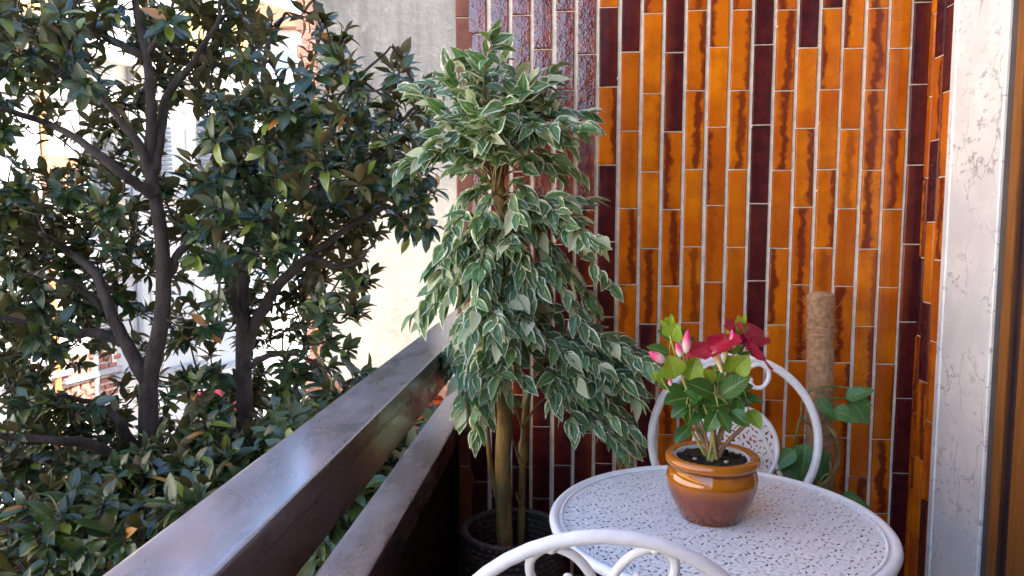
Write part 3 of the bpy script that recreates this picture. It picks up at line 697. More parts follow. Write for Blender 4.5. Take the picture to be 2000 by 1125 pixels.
q = mb.build('soil_crumbs', M['soil'], pt, True, Matrix.Translation(PC)); q['kind'] = 'stuff'
for a, b in ((-.034, -.018), (.02, -.03), (-.01, .03)): MB().ball((a, b, .1125), .0036, 8, (1.4, 1, .8)).build('pebble', M['pebble'], pt, True, Matrix.Translation(PC))

fl = thing('flowering_mandevilla', 'potted mandevilla with crimson trumpet flowers, pink buds and glossy leaves', 'plant', (PC.x, PC.y, PC.z + .105))
ZP = lambda x, y: (1230 + x / 3.75, 590 + y / 3.75)
def fp(x, y, dy=0.0): u, v = ZP(x, y); return px(u, v, PC.y + dy)
base = Vector((PC.x, PC.y, PC.z + .100))
stem_tops = [(300, 280, -.02), (400, 480, .01), (440, 690, -.01), (630, 690, -.03), (740, 560, .0), (800, 270, .02), (650, 500, .02), (230, 560, .0), (830, 640, .03)]
for i, (x, y, dy) in enumerate(stem_tops):
    e = fp(x, y, dy); b0 = base + Vector((rng.uniform(-.012, .012), rng.uniform(-.008, .008), 0)); m1 = b0.lerp(e, .45) + Vector((rng.uniform(-.01, .01), 0, .015))
    pts = cat([b0, m1, e], 8); MB().tube(pts, lerp_list(.0034, .0014, len(pts)), 7).build('stem', M['woody'] if i in (2, 3, 4, 6) else M['stem_y'], fl)
for dx in (-.006, .004, .010):
    e = base + Vector((dx * 6, rng.uniform(-.01, .01), .075)); MB().tube(cat([base + Vector((dx, 0, -.004)), base + Vector((dx * 2, 0, .03)), e], 6), .0042, 8).build('stem', M['woody'], fl)
mlv = [  # base -> tip (zoomed pixels), width factor, depth offset, young?
 (290, 380, 125, 335, .42, -.02, 0), (295, 265, 215, 215, .5, .0, 0), (300, 270, 345, 180, .75, -.02, 1), (335, 555, 290, 405, .80, -.035, 1), (440, 575, 495, 405, .62, -.015, 1),
 (610, 675, 428, 600, .58, -.05, 0), (772, 382, 705, 225, .42, -.03, 1), (790, 382, 940, 325, .40, -.03, 0), (748, 512, 735, 395, .95, -.045, 1), (760, 510, 875, 425, .70, -.04, 1),
 (615, 595, 550, 500, .60, -.03, 1), (640, 592, 660, 515, .6, -.02, 0), (655, 692, 890, 560, .42, -.03, 0), (435, 700, 262, 745, .55, -.02, 0), (445, 725, 525, 690, .7, -.03, 0),
 (410, 770, 308, 850, .65, -.04, 0), (425, 665, 215, 618, .30, .0, 0), (640, 800, 570, 960, .55, -.045, 0), (650, 800, 735, 955, .50, -.05, 0), (735, 795, 875, 920, .50, -.03, 0),
 (870, 790, 955, 930, .48, .0, 1), (440, 915, 335, 1030, .50, -.03, 0), (715, 765, 885, 745, .5, .01, 0), (780, 700, 975, 735, .42, .03, 0), (480, 770, 430, 910, .60, -.01, 0),
 (530, 760, 620, 850, .5, .02, 0), (820, 235, 815, 150, .75, -.01, 1), (275, 195, 220, 140, .35, -.01, 1), (292, 185, 305, 108, .40, .0, 1), (262, 170, 268, 112, .35, .0, 1),
 (790, 160, 800, 120, .4, -.01, 1), (825, 150, 840, 118, .4, -.01, 1), (380, 300, 400, 220, .5, .01, 0), (455, 340, 470, 270, .5, .02, 0), (600, 540, 720, 470, .5, .02, 0), (560, 620, 700, 640, .6, .05, 0),
 (760, 640, 900, 620, .5, .05, 0), (500, 640, 620, 560, .6, .05, 0), (700, 560, 880, 500, .55, .04, 0), (600, 720, 760, 740, .6, .05, 0), (420, 760, 560, 790, .6, .04, 0), (640, 780, 520, 850, .5, .04, 0), (480, 600, 380, 650, .6, .05, 0), (860, 640, 760, 560, .5, .06, 0), (210, 570, 165, 520, .5, 0, 1), (235, 560, 240, 500, .4, 0, 1), (260, 600, 200, 545, .35, 0, 1), (480, 500, 420, 440, .6, .03, 0), (560, 690, 500, 740, .6, .03, 0), (620, 640, 560, 560, .7, .05, 0)]
for k in range(20):
    x0, y0 = rng.uniform(400, 800), rng.uniform(600, 800); a_ = rng.uniform(0, 6.28); l_ = rng.uniform(110, 165)
    mlv.append((x0, y0, x0 + l_ * math.cos(a_), y0 + l_ * .75 * math.sin(a_) + 25, rng.uniform(.45, .6), rng.uniform(-.04, .05), 0))
for i, (x0, y0, x1, y1, wf, dy, yg) in enumerate(mlv):
    a = fp(x0, y0, dy + .012); b = fp(x1, y1, dy + rng.uniform(-.02, .005)); d = b - a; L = d.length
    nrm = Vector((rng.uniform(-.35, .35), -.75, .65)) if not yg else Vector((rng.uniform(-.3, .3), -1, .3))
    gm = leaf_geo(L, L * wf * 1.28, 12, 3, .30, .18, 'oval', .03, i)
    obj('leaf', mesh('leaf', *gm), M['leaf_young'] if yg else M['leaf_mandevilla'], fl, leaf_mat(a, d + Vector((0, 0, .12 * L)), nrm))
    so_ = min((fp(*t) for t in stem_tops), key=lambda q: (q - a).length)
    if (so_ - a).length < .08: MB().tube(cat([so_, (so_ + a) / 2 + Vector((0, 0, .006)), a], 4), .0011, 5).build('petiole', M['stem_y'], fl)
def bud(x0, y0, x1, y1, w):
    a = fp(x0, y0, -.03); b = fp(x1, y1, -.035); d = (b - a); N = 12; pts = [a + d * (i / N) for i in range(N + 1)]
    rad = [w * math.sin(math.pi * min(1, (i + .6) / (N + .9)) ** .8) ** .8 + .0006 for i in range(N + 1)]
    t = NT('pink_bud'); cz = t.sep(t.coord('Generated'))
    o = MB().tube(pts, rad, 10).build('bud', None, fl); tz = t.math('SUBTRACT', 1.0, cz[0]) if abs(d.x) > abs(d.z) else cz[2]
    t.set(Base_Color=t.mix(t.ramp(tz, .15, .75), (.80, .62, .55), (.72, .04, .18)), Roughness=.4); o.data.materials.append(t.m)
bud(255, 435, 142, 365, .0085); bud(412, 375, 425, 205, .0078); bud(375, 400, 343, 300, .0055); bud(300, 610, 292, 560, .0035); bud(765, 330, 750, 200, .006)
def flower(cx, cy, dy, face, size, rot):
    c = fp(cx, cy, dy); f = Vector(face).normalized(); r_ = flr = bpy.data.objects.new('flower', None); col.objects.link(r_); r_.parent = fl; r_.matrix_parent_inverse = ROOTM[fl].inverted()
    ROOTM[r_] = Matrix.Translation(c); r_.location = c
    ax = f.orthogonal().normalized(); ay = f.cross(ax)
    n = 9; MB().tube([c - f * (size * (1.25 - 1.25 * i / n)) for i in range(n + 1)], [size * (.09 + .22 * (i / n) ** 1.6) for i in range(n + 1)], 12).build('throat', M['throat'], r_)
    for k in range(5):
        a = rot + 2 * math.pi * k / 5; d = ax * math.cos(a) + ay * math.sin(a)
        gm = leaf_geo(size * 1.45, size * 1.75, 10, 3, -.10, .28, 'petal', .06, k + int(cx))
        obj('petal', mesh('petal', *gm), M['leaf_petal'], r_, leaf_mat(c + d * size * .22, d + f * .75, f + d * .1))
flower(625, 372, -.045, (-.40, -.15, 1), .031, .3)
flower(705, 318, .0, (.1, .3, 1), .027, .9)
flower(868, 350, -.015, (.75, -.10, .55), .032, 1.1)
flower(840, 262, .01, (.3, -.35, .9), .027, .2)

# ------------------------------------------------------------------ woven basket and artificial ficus
FY = 1.74
BC = px(1000, 1046, FY - .02); BC.z = 0.0; BR = .117; BH = .530
bk = thing('woven_basket', 'tall dark woven basket planter in the corner by the railing', 'basket', (BC.x, BC.y, 0))
def weave(r0, r1, z0, z1, rows, cols_, amp, sgn):
    V = []; Fc = []; sub = 4
    for i in range(rows * sub + 1):
        t = i / (rows * sub); z = z0 + (z1 - z0) * t; rr_ = r0 + (r1 - r0) * t; row = int(t * rows - 1e-6); h = math.sin(math.pi * ((t * rows) % 1.0)) ** .6 if i % sub else 0.0
        for k in range(cols_ * 4):
            a = 2 * math.pi * k / (cols_ * 4); wv = math.sin(a * cols_ / 1.0 * 1.0 + (math.pi if row % 2 else 0))
            q = rr_ + sgn * amp * h * (.25 + .75 * max(0, wv)); V.append((BC.x + q * math.cos(a), BC.y + q * math.sin(a), z))
    n = cols_ * 4
    for i in range(rows * sub):
        for k in range(n): l = (k + 1) % n; Fc.append((i * n + k, i * n + l, i * n + n + l, i * n + n + k))
    return MB().add(V, Fc)
weave(.098, BR, 0.0, BH, 40, 40, .0075, 1).build('woven_side', M['wicker'], bk)
weave(.090, BR - .008, .01, BH, 40, 36, .006, -1).build('woven_lining', M['wicker'], bk)
mb = MB()
for s0 in (0, 1):
    mb.tube([(BC.x + (BR - .004 + .005 * math.cos(9 * t * 4 + s0 * math.pi)) * math.cos(t), BC.y + (BR - .004 + .005 * math.cos(9 * t * 4 + s0 * math.pi)) * math.sin(t), BH + .004 * math.sin(9 * t * 4 + s0 * math.pi)) for t in np.linspace(0, 2 * math.pi, 220, endpoint=False)], .0048, 6, True)
mb.build('braided_rim', M['wicker'], bk)
MB().lathe([(0, BH - .075), (.05, BH - .07), (BR - .01, BH - .078)], 40, (BC.x, BC.y, 0)).build('soil', M['soil'], bk)

fi = thing('artificial_ficus', 'bushy variegated green and cream ficus tree beside the railing end', 'tree', (BC.x, BC.y, BH - .07))
def fpath(l, y): return [px(u, v, y + (e[0] if e else 0)) for (u, v, *e) in l]
trunk = fpath([(986, 1100), (985, 1000), (982, 900), (986, 830), (985, 780), (979, 690), (974, 600), (980, 500), (981, 425), (974, 370), (966, 320), (960, 270), (955, 220)], FY)
tp = cat(trunk, 6); rr_ = [.0200, .0195, .0185, .0195, .0180, .016, .0140, .0130, .014, .0155, .011, .007, .004]
rad = [float(np.interp(i / 6, range(13), rr_)) * (1 + .10 * mnoise.noise((i * .5, 0, 0))) for i in range(len(tp))]
MB().tube(tp, rad, 12).build('trunk', M['fbark'], fi)
t2 = cat(fpath([(1018, 1085), (1019, 980), (1021, 900), (1022, 850), (1028, 790), (1045, 740), (1070, 690), (1085, 640)], FY + .05), 6)
MB().tube(t2, [.0095 * (1 - .6 * i / len(t2)) + (.004 if abs(i - 14) < 3 else 0) for i in range(len(t2))], 10).build('trunk', M['fbark'], fi)
for l, r_ in (([(1019, 905), (1010, 885), (1004, 862)], .0045), ([(1019, 985), (1011, 975), (1008, 962)], .0035), ([(978, 1000), (962, 930), (954, 870), (950, 800)], .0075), ([(1022, 840), (1008, 800), (1000, 770)], .003), ([(1024, 830), (1050, 790), (1080, 770)], .003)):
    pts = cat(fpath(l, FY + .03), 4); MB().tube(pts, lerp_list(r_, r_ * .7, len(pts)), 8).build('branch_stub', M['fbark'], fi)
sprays = []
def sp(o_, ends, y0, k=1.0):
    for (u, v, *e) in ends: sprays.append((o_, (u, v), y0, e[0] if e else rng.uniform(-.16, .10), k))
sp((968, 330), [(962, 78), (985, 105), (1085, 135), (1070, 165), (1148, 222), (1140, 245), (1112, 285), (1125, 335), (1090, 345), (800, 178), (845, 165), (880, 140), (802, 318), (835, 300), (915, 120), (930, 150), (1010, 140), (890, 330), (870, 215), (1050, 200), (1020, 235), (905, 240), (940, 290), (1060, 300), (860, 265), (1000, 300), (1090, 215), (1030, 170), (920, 200), (985, 200, -.2), (960, 250, -.2)], FY)
sp((980, 440), [(823, 625), (832, 600), (850, 560), (862, 530), (868, 480), (880, 445), (905, 400), (895, 530), (1100, 395), (1150, 392), (1158, 475), (1125, 430), (1195, 555), (1150, 585), (1080, 510), (1120, 540), (1040, 460), (1060, 560), (1000, 560), (960, 520), (930, 470), (910, 560), (940, 600), (1020, 620), (1085, 610), (990, 480, -.18), (950, 430, -.15), (1030, 400), (1010, 420, -.15), (1140, 640), (870, 590, -.15), (920, 640, -.2)], FY)
sp((978, 600), [(875, 690), (895, 740), (930, 850), (905, 800), (945, 830), (960, 760, -.2), (975, 740, -.2), (1000, 770), (1020, 740, -.15), (1050, 700), (910, 650), (940, 690, -.2), (1080, 660), (1000, 680, -.2), (1060, 620), (885, 720), (1110, 690), (1040, 650, -.18), (975, 660, -.22), (920, 720, -.15)], FY)
sp((1060, 715), [(1258, 735), (1262, 705), (1245, 685), (1240, 780), (1245, 850), (1222, 900), (1205, 870), (1180, 840), (1140, 810), (1120, 830), (1165, 760), (1200, 690), (1150, 670), (1120, 660), (1215, 740), (1190, 790), (1100, 760), (1225, 815), (1130, 740), (1180, 720), (1090, 790), (1250, 760)], FY + .03)
for q in [x for x in sprays if rng.random() < .42]: sprays.append((q[0], (q[1][0] + rng.uniform(-22, 22), q[1][1] + rng.uniform(-28, 20)), q[2], q[3] + rng.uniform(-.06, .04), q[4]))
LG = [leaf_geo(1.0, .46 + .05 * (k % 3), 6, 2, .28 + .1 * (k % 2), .12 + .09 * (k % 4), 'ficus', .03, k) for k in range(8)]
items = []; twm = MB()
for (o_, e, y0, dy, kk) in sprays:
    a = px(o_[0] + rng.uniform(-8, 8), o_[1] + rng.uniform(-60, 60), y0); yb = min(1.955, y0 + dy); b = px(e[0], e[1], yb)
    if b.x < -.30 and yb > 1.9: b.y = 1.9
    mid = a.lerp(b, .5) + Vector((0, 0, .015 + .035 * rng.random())) + Vector((rng.uniform(-.02, .02), rng.uniform(-.03, .01), 0))
    pts = cat([a, mid, b], 10)
    for p in pts: p.y = min(p.y, 1.985)
    twm.tube(pts, lerp_list(.0028, .0010, len(pts)), 5)
    n = len(pts); ln = sum((pts[i + 1] - pts[i]).length for i in range(n - 1)); k = max(10, int(ln / .0135))
    for i in range(k):
        t = .30 + .70 * i / (k - 1); q = t * (n - 1); i0 = min(n - 2, int(q)); p = pts[i0].lerp(pts[i0 + 1], q - i0); tg = (pts[i0 + 1] - pts[i0]).normalized()
        sd = tg.cross(Vector((0, 0, 1))); sd = sd.normalized() if sd.length > .1 else Vector((1, 0, 0))
        sg = 1 if i % 2 else -1; tipf = 1.0 if i > k - 3 else .45
        d = tg * (tipf + rng.uniform(0, .5)) + sd * sg * rng.uniform(.45, 1.0) * (1.2 - tipf) + Vector((0, 0, -rng.uniform(-.10, .45))) + rvec() * .38 + Vector((0, -.12, 0))
        nr_ = Vector((-.15, -.55, .8)) + rvec() * .75 + sd * sg * .2
        s_ = rng.uniform(.038, .062)
        uu, vv = to_px(p + d.normalized() * s_ * .5)
        if abs(uu - 978) < 22 and 318 < vv < 425 and p.y < FY + .02: continue
        if p.y + d.normalized().y * s_ > 1.995: d.y = -abs(d.y)
        items.append((leaf_mat(p, d, nr_, s_), rng.randrange(8)))
q = twm.build('twigs', M['twig'], fi); q['kind'] = 'stuff'
place_leaves(items, LG, M['leaf_ficus'], fi, 300, 'foliage')

# ------------------------------------------------------------------ pothos on a coir pole
PY = 1.86
pb = px(1600, 870, PY); ptop = px(1603, 572, PY)
po = thing('climbing_pothos', 'green pothos climbing a brown coir pole against the tiles', 'plant', (pb.x, pb.y, 0))
MB().lathe([(0, 0), (.075, 0), (.085, .01), (.10, .36), (.104, .365), (.104, .38), (.096, .38), (.092, .34), (0, .34)], 40, (pb.x, pb.y, 0)).build('plant_pot', M['wicker'], po)
PR = .031
def pole_x(z): return pb.x + (ptop.x - pb.x) * (z - pb.z) / (ptop.z - pb.z)
zl = list(np.linspace(.34, ptop.z - .006, 60)); MB().tube([(pole_x(z), pb.y, z) for z in zl] + [(pole_x(ptop.z), pb.y, ptop.z), (pole_x(ptop.z), pb.y, ptop.z + .004)], [PR * (1 + .03 * math.sin(z * 90)) for z in zl] + [PR * .82, PR * .3], 24).build('coir_pole', M['jute'], po)
mb = MB()
for s_ in range(46):
    z = rng.uniform(.5, ptop.z - .01); a0 = rng.uniform(0, 6.28); pts = []; sl_ = rng.uniform(-.010, .010); turns = rng.uniform(.5, 1.6)
    for i in range(int(26 * turns)):
        a = a0 + i * .25; zz = z + sl_ * i * .25 + .003 * mnoise.noise((i * .3, s_, 0)); zz = min(zz, ptop.z - .004); rr2 = PR + .0012 + .0018 * mnoise.noise((i * .4, s_ * 3, 5))
        pts.append((pole_x(zz) + rr2 * math.cos(a), pb.y + rr2 * math.sin(a), zz))
    mb.tube(pts, rng.uniform(.0007, .0016), 5)
for s_ in range(170):
    z = rng.uniform(.6, ptop.z); a = rng.uniform(0, 6.28); p = Vector((pole_x(z) + PR * math.cos(a), pb.y + PR * math.sin(a), z)); o_ = Vector((math.cos(a), math.sin(a), 0)); tg = Vector((-math.sin(a), math.cos(a), rng.uniform(-1, 1))) * rng.choice((-1, 1))
    L_ = rng.uniform(.006, .026); mb.tube(cat([p, p + o_ * L_ * .35 + tg * L_ * .4, p + o_ * L_ * .5 + tg * L_], 4), .00035, 4)
q = mb.build('coir_fibres', M['jute'], po); q['kind'] = 'stuff'
ZO = lambda x, y: (1460 + x / 2.207, 540 + y / 2.207)
def qp(x, y, dy=0.0): u, v = ZO(x, y); return px(u, v, PY + dy)
for l, r_, m_ in (([(262, 500), (300, 482), (360, 474), (430, 482), (450, 510)], .0024, 'stem'), ([(345, 650), (375, 680), (390, 730), (385, 810), (345, 875), (300, 912), (270, 915)], .0050, 'vine'), ([(230, 600), (215, 660), (203, 740)], .0026, 'stem'), ([(300, 500), (330, 520), (400, 525), (440, 530)], .0022, 'stem'), ([(240, 520), (232, 560), (240, 620), (300, 640), (340, 600), (335, 520)], .0028, 'vine'), ([(330, 570), (370, 545), (400, 570)], .0018, 'stem'), ([(350, 780), (360, 830), (380, 900), (385, 930)], .0030, 'vine'), ([(290, 700), (330, 690), (370, 660)], .0025, 'vine'), ([(300, 905), (330, 860), (360, 850)], .0022, 'stem_y'), ([(385, 930), (392, 945), (405, 945)], .0022, 'stem')):
    pts = cat([qp(x, y, -.045 - .02 * math.sin(i * 1.7)) for i, (x, y) in enumerate(l)], 6); MB().tube(pts, r_, 7).build('vine', M[m_], po)
for i, (x0, y0, x1, y1, wf, dy, nrm) in enumerate(((425, 525, 548, 485, .62, -.05, (-.1, -.7, .8)), (440, 530, 530, 640, .75, -.04, (.3, -1, .3)), (372, 575, 485, 630, .72, -.07, (0, -.9, .5)), (308, 525, 372, 630, .50, -.07, (-.4, -1, .2)), (250, 720, 235, 900, .75, -.06, (-.2, -1, .3)), (205, 750, 88, 850, .5, -.08, (-.2, -.8, .6)), (300, 740, 330, 900, .6, -.05, (.2, -1, .2)), (400, 945, 560, 1050, .55, -.10, (0, -.7, .8)), (430, 520, 540, 560, .7, -.02, (.2, -.8, .4)), (250, 800, 130, 880, .6, -.04, (0, -1, .4)), (210, 830, 260, 960, .7, -.03, (0, -1, .2)), (300, 860, 360, 980, .7, -.02, (.2, -1, .2)), (485, 560, 500, 640, .6, -.03, (.5, -.8, .2)))):
    a = qp(x0, y0, dy); b = qp(x1, y1, dy - .02); d = b - a
    obj('leaf', mesh('leaf', *leaf_geo(d.length, d.length * wf, 14, 3, .22, .22, 'heart', .04, i + 40)), M['leaf_pothos'], po, leaf_mat(a, d + Vector((0, 0, d.length * .1)), Vector(nrm)))

# ------------------------------------------------------------------ magnolia trees outside the railing
GM = [leaf_geo(1.0, .39 + .03 * (k % 3), 5, 1, .25 + .12 * (k % 2), .05 + .10 * (k % 5), 'obovate' if k % 2 else 'oval', .04, k) for k in range(10)]
MLM = []
for g_ in GM:
    me = mesh('leaf', *g_); me.materials.append(M['leaf_magnolia']); MLM.append(me)
def branch_px(l, y0): return [px(u, v, y0 + (e[0] if e else 0)) for (u, v, *e) in l]
TREES = [
 dict(y=4.7, label='tall dark magnolia with forked trunk standing in front of the ochre house', trunk=[(292, 900), (290, 800), (291, 740), (303, 690), (318, 600), (317, 480), (304, 390), (293, 310), (296, 220), (288, 120), (270, 40), (255, -60)], r=(.066, .018),
  br=[([(291, 745), (262, 700), (222, 625), (190, 540), (140, 495), (80, 455, -.3)], .055), ([(240, 668), (190, 650), (130, 652), (50, 630, -.3), (-40, 610, -.5)], .042), ([(320, 560), (345, 500), (385, 462), (430, 440, -.3)], .04),
      ([(304, 385), (262, 355), (215, 320), (170, 285), (95, 240), (0, 212, -.3), (-60, 190, -.4)], .040), ([(294, 335), (275, 290), (250, 255), (215, 212), (180, 160, .2)], .038), ([(180, 180, .1), (130, 150), (80, 117), (21, 90), (-40, 60)], .032),
      ([(284, 112), (225, 82), (175, 48), (140, 0), (110, -60)], .030), ([(302, 335), (313, 260), (321, 205), (345, 160), (372, 132), (395, 92), (425, 45), (432, -30)], .036), ([(288, 105), (310, 70), (330, 30), (348, -20)], .022),
      ([(285, 895), (255, 860), (225, 815), (190, 790), (110, 770, -.4)], .042), ([(290, 940, -.2), (180, 870, -.5), (100, 860, -.7), (-40, 850, -.9)], .045), ([(200, 600), (150, 560), (100, 545), (30, 520, .3)], .024), ([(288, 960), (200, 990, -.7), (90, 1010, -1.1), (-30, 1040, -1.3)], .040), ([(290, 960), (360, 960, -.6), (430, 950, -1.0)], .035), ([(160, 160), (150, 110), (120, 70), (90, 20)], .018)]),
 dict(y=5.1, label='spreading magnolia with slanting branches in front of the stained grey wall', trunk=[(478, 900), (478, 790), (475, 700), (475, 640), (474, 560), (485, 480), (505, 400), (522, 330), (535, 270), (515, 190), (520, 100), (558, 25)], r=(.062, .010),
  br=[([(477, 690), (505, 620), (545, 555), (600, 505), (645, 470), (705, 430), (760, 400, -.3)], .05), ([(476, 650), (458, 590), (452, 555), (430, 520)], .035), ([(485, 470), (560, 420), (620, 390), (700, 345), (770, 300, .2)], .032), ([(525, 320), (590, 270), (640, 215), (690, 160), (765, 90)], .022),
      ([(478, 720), (540, 690), (600, 700), (650, 735, -.4)], .026), ([(505, 400), (470, 330), (440, 270), (415, 200)], .024), ([(600, 500), (660, 520), (700, 510), (740, 460)], .022), ([(645, 390), (730, 380), (800, 350), (850, 380)], .022), ([(700, 345), (750, 270), (820, 200), (850, 140)], .018),
      ([(535, 270), (590, 180), (620, 90), (630, 10)], .016), ([(480, 880), (560, 850, -.8), (640, 830, -1.2), (690, 790, -1.3)], .035), ([(480, 940), (580, 960, -1.0), (700, 950, -1.5), (800, 900, -1.7)], .035), ([(480, 980), (560, 1050, -1.4), (640, 1090, -1.8)], .03)])]
DENS = [  # how thick the foliage is, 50-pixel cells of the photograph
 "988778578753510000", "999637467752661200", "778526677643562610", "532665565766655660", "542366326887566671", "543364327999888870",
 "344744458999999952", "877854679999998772", "999976689998997660", "998766658888886200", "987863357766764000", "877864346667852000",
 "876753566646620000", "875434654534520000", "983232467655255000", "996554456888753000", "998765689999800556", "888776899998677788", "778889999999998888", "999999999999888888", "999999999999888888", "999999999999888888", "999999999999888888"]
MAG = []
for T in TREES:
    y0 = T['y']; pts = branch_px(T['trunk'], y0); b0 = pts[0]
    root = thing('magnolia_tree', T['label'], 'tree', (b0.x, b0.y, GZ))
    full = [Vector((b0.x + .12, b0.y + .1, GZ)), Vector((b0.x + .05, b0.y, GZ + 2.0)), b0 - Vector((0, 0, .9))] + pts
    c_ = cat(full, 6); n = len(c_)
    MB().tube(c_, [T['r'][0] * 1.5 + (T['r'][0] - T['r'][0] * 1.5) * min(1, i / 18) if i < 18 else T['r'][0] + (T['r'][1] - T['r'][0]) * (i - 18) / (n - 19) for i in range(n)], 12).build('trunk', M['bark'], root)
    nodes = list(c_[20:])
    for l, r_ in T['br']:
        p = branch_px(l, y0); dd = rng.uniform(-.5, .35)
        p = [q + (q - CAM).normalized() * dd * min(1.0, i / 2) * .6 for i, q in enumerate(p)]
        q = cat(p, 5); MB().tube([x + rvec() * .006 for x in q], lerp_list(r_, r_ * .28, len(q)), 8).build('branch', M['bark'], root); nodes += q[3:]
    MAG.append(dict(root=root, nodes=np.array([tuple(x) for x in nodes]), items=[], tw=MB()))
wr = random.Random(11)
TRPX = [[(p.x, p.y) for p in cat([(u, v, 0) for u, v in T['trunk'][1:5 if q else 11]], 8)] for q, T in enumerate(TREES)]
TRPX[0] += [(p.x, p.y) for q in (0, 3, 7) for p in cat([(e[0], e[1], 0) for e in TREES[0]['br'][q][0]], 6)]
TRPX[1] += [(p.x, p.y) for p in cat([(e[0], e[1], 0) for e in TREES[1]['br'][0][0]], 6)]
for j, row in enumerate(DENS):
    for i, ch in enumerate(row):
        den = int(ch) / 9.0
        cnt = den ** 1.9 * 7.6; cnt = int(cnt) + (1 if wr.random() < cnt % 1 else 0)
        for _ in range(cnt):
            u = i * 50 + wr.uniform(0, 50); v = j * 50 + wr.uniform(0, 50)
            low = max(0, min(1, (v - 720) / 250))
            if v > 800 and u > 560: y = wr.uniform(2.9 + max(0, (u - 560) / 900), 4.2)
            else: y = wr.uniform(4.25, 6.3) * (1 - low) + wr.uniform(3.2, 4.9) * low
            if y < 5.2 and v < 880 and any(min(math.hypot(u - a_, v - b_) for a_, b_ in TRPX[k_]) < (58 if k_ == 0 else 48) for k_ in (0, 1)): y += 1.0
            split = 400 + (v - 400) * .02 + wr.uniform(-60, 60)
            MAG[0 if u < split else 1].setdefault('spots', []).append(px(u, v, y))
for _ in range(2600):                        # the crown goes on beyond the edge of the photograph, thinning towards a rounded outline
    u = wr.uniform(-620, 620); v = wr.uniform(-230, 1520)
    if -10 < u and -10 < v < 1140: continue
    if ((u - 250) / 860) ** 2 + ((v - 640) / 900) ** 2 > wr.uniform(.72, 1.0): continue
    if v < 0 and wr.random() < .45: continue
    y = wr.uniform(4.3, 6.2) if v < 800 else wr.uniform(3.4, 5.4)
    MAG[0 if u < 400 else 1]['spots'].append(px(u, v, y))
for Tm in MAG:                               # twigs grow from the branches outwards, spot by spot
    near = lambda c: float(((Tm['nodes'] - np.array(tuple(c))) ** 2).sum(1).min())
    for c in sorted(Tm['spots'], key=near):
        dn = ((Tm['nodes'] - np.array(tuple(c))) ** 2).sum(1); k = int(np.argmin(dn)); nd = Vector(Tm['nodes'][k])
        ax = (c - nd); ax = (ax.normalized() if ax.length > .05 else rvec()) * .8 + Vector((0, 0, .7)) + rvec() * .45 + Vector((.15, -.25, 0)); ax.normalize()
        tp_ = cat([nd, nd.lerp(c, .5) + Vector((0, 0, -.05)) + rvec() * .03, c], 5); Tm['tw'].tube(tp_, lerp_list(.0085, .0045, len(tp_)), 5)
        Tm['nodes'] = np.vstack([Tm['nodes'], [tuple(x) for x in tp_[2:]]])
        o1 = ax.orthogonal().normalized(); o2 = ax.cross(o1); nl = wr.randint(8, 12); ph = wr.random() * 6.28; size = wr.uniform(.115, .165)
        for q in range(nl):
            a = ph + q * 2.4; el = R(wr.uniform(8, 62)) if q > 2 else R(wr.uniform(50, 80))
            d = (o1 * math.cos(a) + o2 * math.sin(a)) * math.cos(el) + ax * math.sin(el) + Vector((0, 0, -wr.uniform(0, .55)))
            nn = ax * .9 + rvec() * .25 + Vector((0, 0, .25))
            Tm['items'].append((leaf_mat(c - ax * (.02 + .012 * q) * .8, d, nn, size * wr.uniform(.7, 1.12)), wr.randrange(10)))
for Tm in MAG:
    q = Tm['tw'].build('twigs', M['bark'], Tm['root']); q['kind'] = 'stuff'
    place_leaves(Tm['items'], GM, M['leaf_magnolia'], Tm['root'], 300, 'crown', meshes=MLM)

# ------------------------------------------------------------------ houses across the street
fd = Vector((math.sin(R(10.3)), math.cos(R(10.3)), 0)); fn = Vector((fd.y, -fd.x, 0))      # facade runs away from us and faces the balcony
FO = Vector((-9.0, 11.2, 0)) - fd * 7.0
FM = Matrix((fd, -fn, Vector((0, 0, 1)))).transposed().to_4x4(); FM.translation = FO        # local x along the facade, -y towards the street
def facade_hit(u, v):
    d = ray(u, v); t = (FO - CAM).dot(fn) / d.dot(fn); p = CAM + d * t; q = p - FO; return q.dot(fd), p.z
oh = thing('ochre_house', 'sunlit house with white lower storeys and ochre top storey behind the trees', 'building', (FO.x, FO.y, GZ))
lx, lz = facade_hit(80, 88); lx2, lz2 = facade_hit(256, 133); CZ = (lz + lz2) / 2
xr, _ = facade_hit(500, 300)
MB().box(-34, xr, 0, 8, GZ, CZ).build('white_wall', M['plaster'], oh, False, FM)
MB().box(-34, xr, 0.05, 8, CZ + .30, CZ + 3.3).build('ochre_wall', M['ochre'], oh, False, FM)
MB().box(-34.2, xr + .1, -.35, 8, CZ + .001, CZ + .16).box(-34.1, xr + .05, -.18, 8, CZ + .161, CZ + .299).build('cornice', M['plaster'], oh, False, FM)
MB().box(-34.4, xr + .3, -.6, 8.4, CZ + 3.301, CZ + 3.5).build('roof', M['terra'], oh, False, FM)
def window(x, z, wd, ht, root, fm, shut=True):
    f = MB().box(x - wd / 2 - .08, x - wd / 2, -.05, .02, z, z + ht).box(x + wd / 2, x + wd / 2 + .08, -.05, .02, z, z + ht).box(x - wd / 2 - .08, x + wd / 2 + .08, -.05, .02, z + ht + .0005, z + ht + .09).build('window', M['plaster'], root, False, fm)
    MB().box(x - wd / 2 + .001, x + wd / 2 - .001, -.012, .005, z, z + ht - .001).build('pane', M['glass'], f, False, fm)
    MB().box(x - wd / 2 - .14, x + wd / 2 + .14, -.14, .0, z - .09, z - .001).build('sill', M['zinc'], f, False, fm)
    if shut:
        for sg in (-1, 1):
            m = MB(); xa = x + sg * (wd / 2 + .10 + wd / 4)
            for k in range(int(ht / .09)): m.box(xa - wd / 4, xa + wd / 4, -.10, -.052, z + k * .09, z + k * .09 + .06)
            m.build('shutter', M['shutter'], f, False, fm)
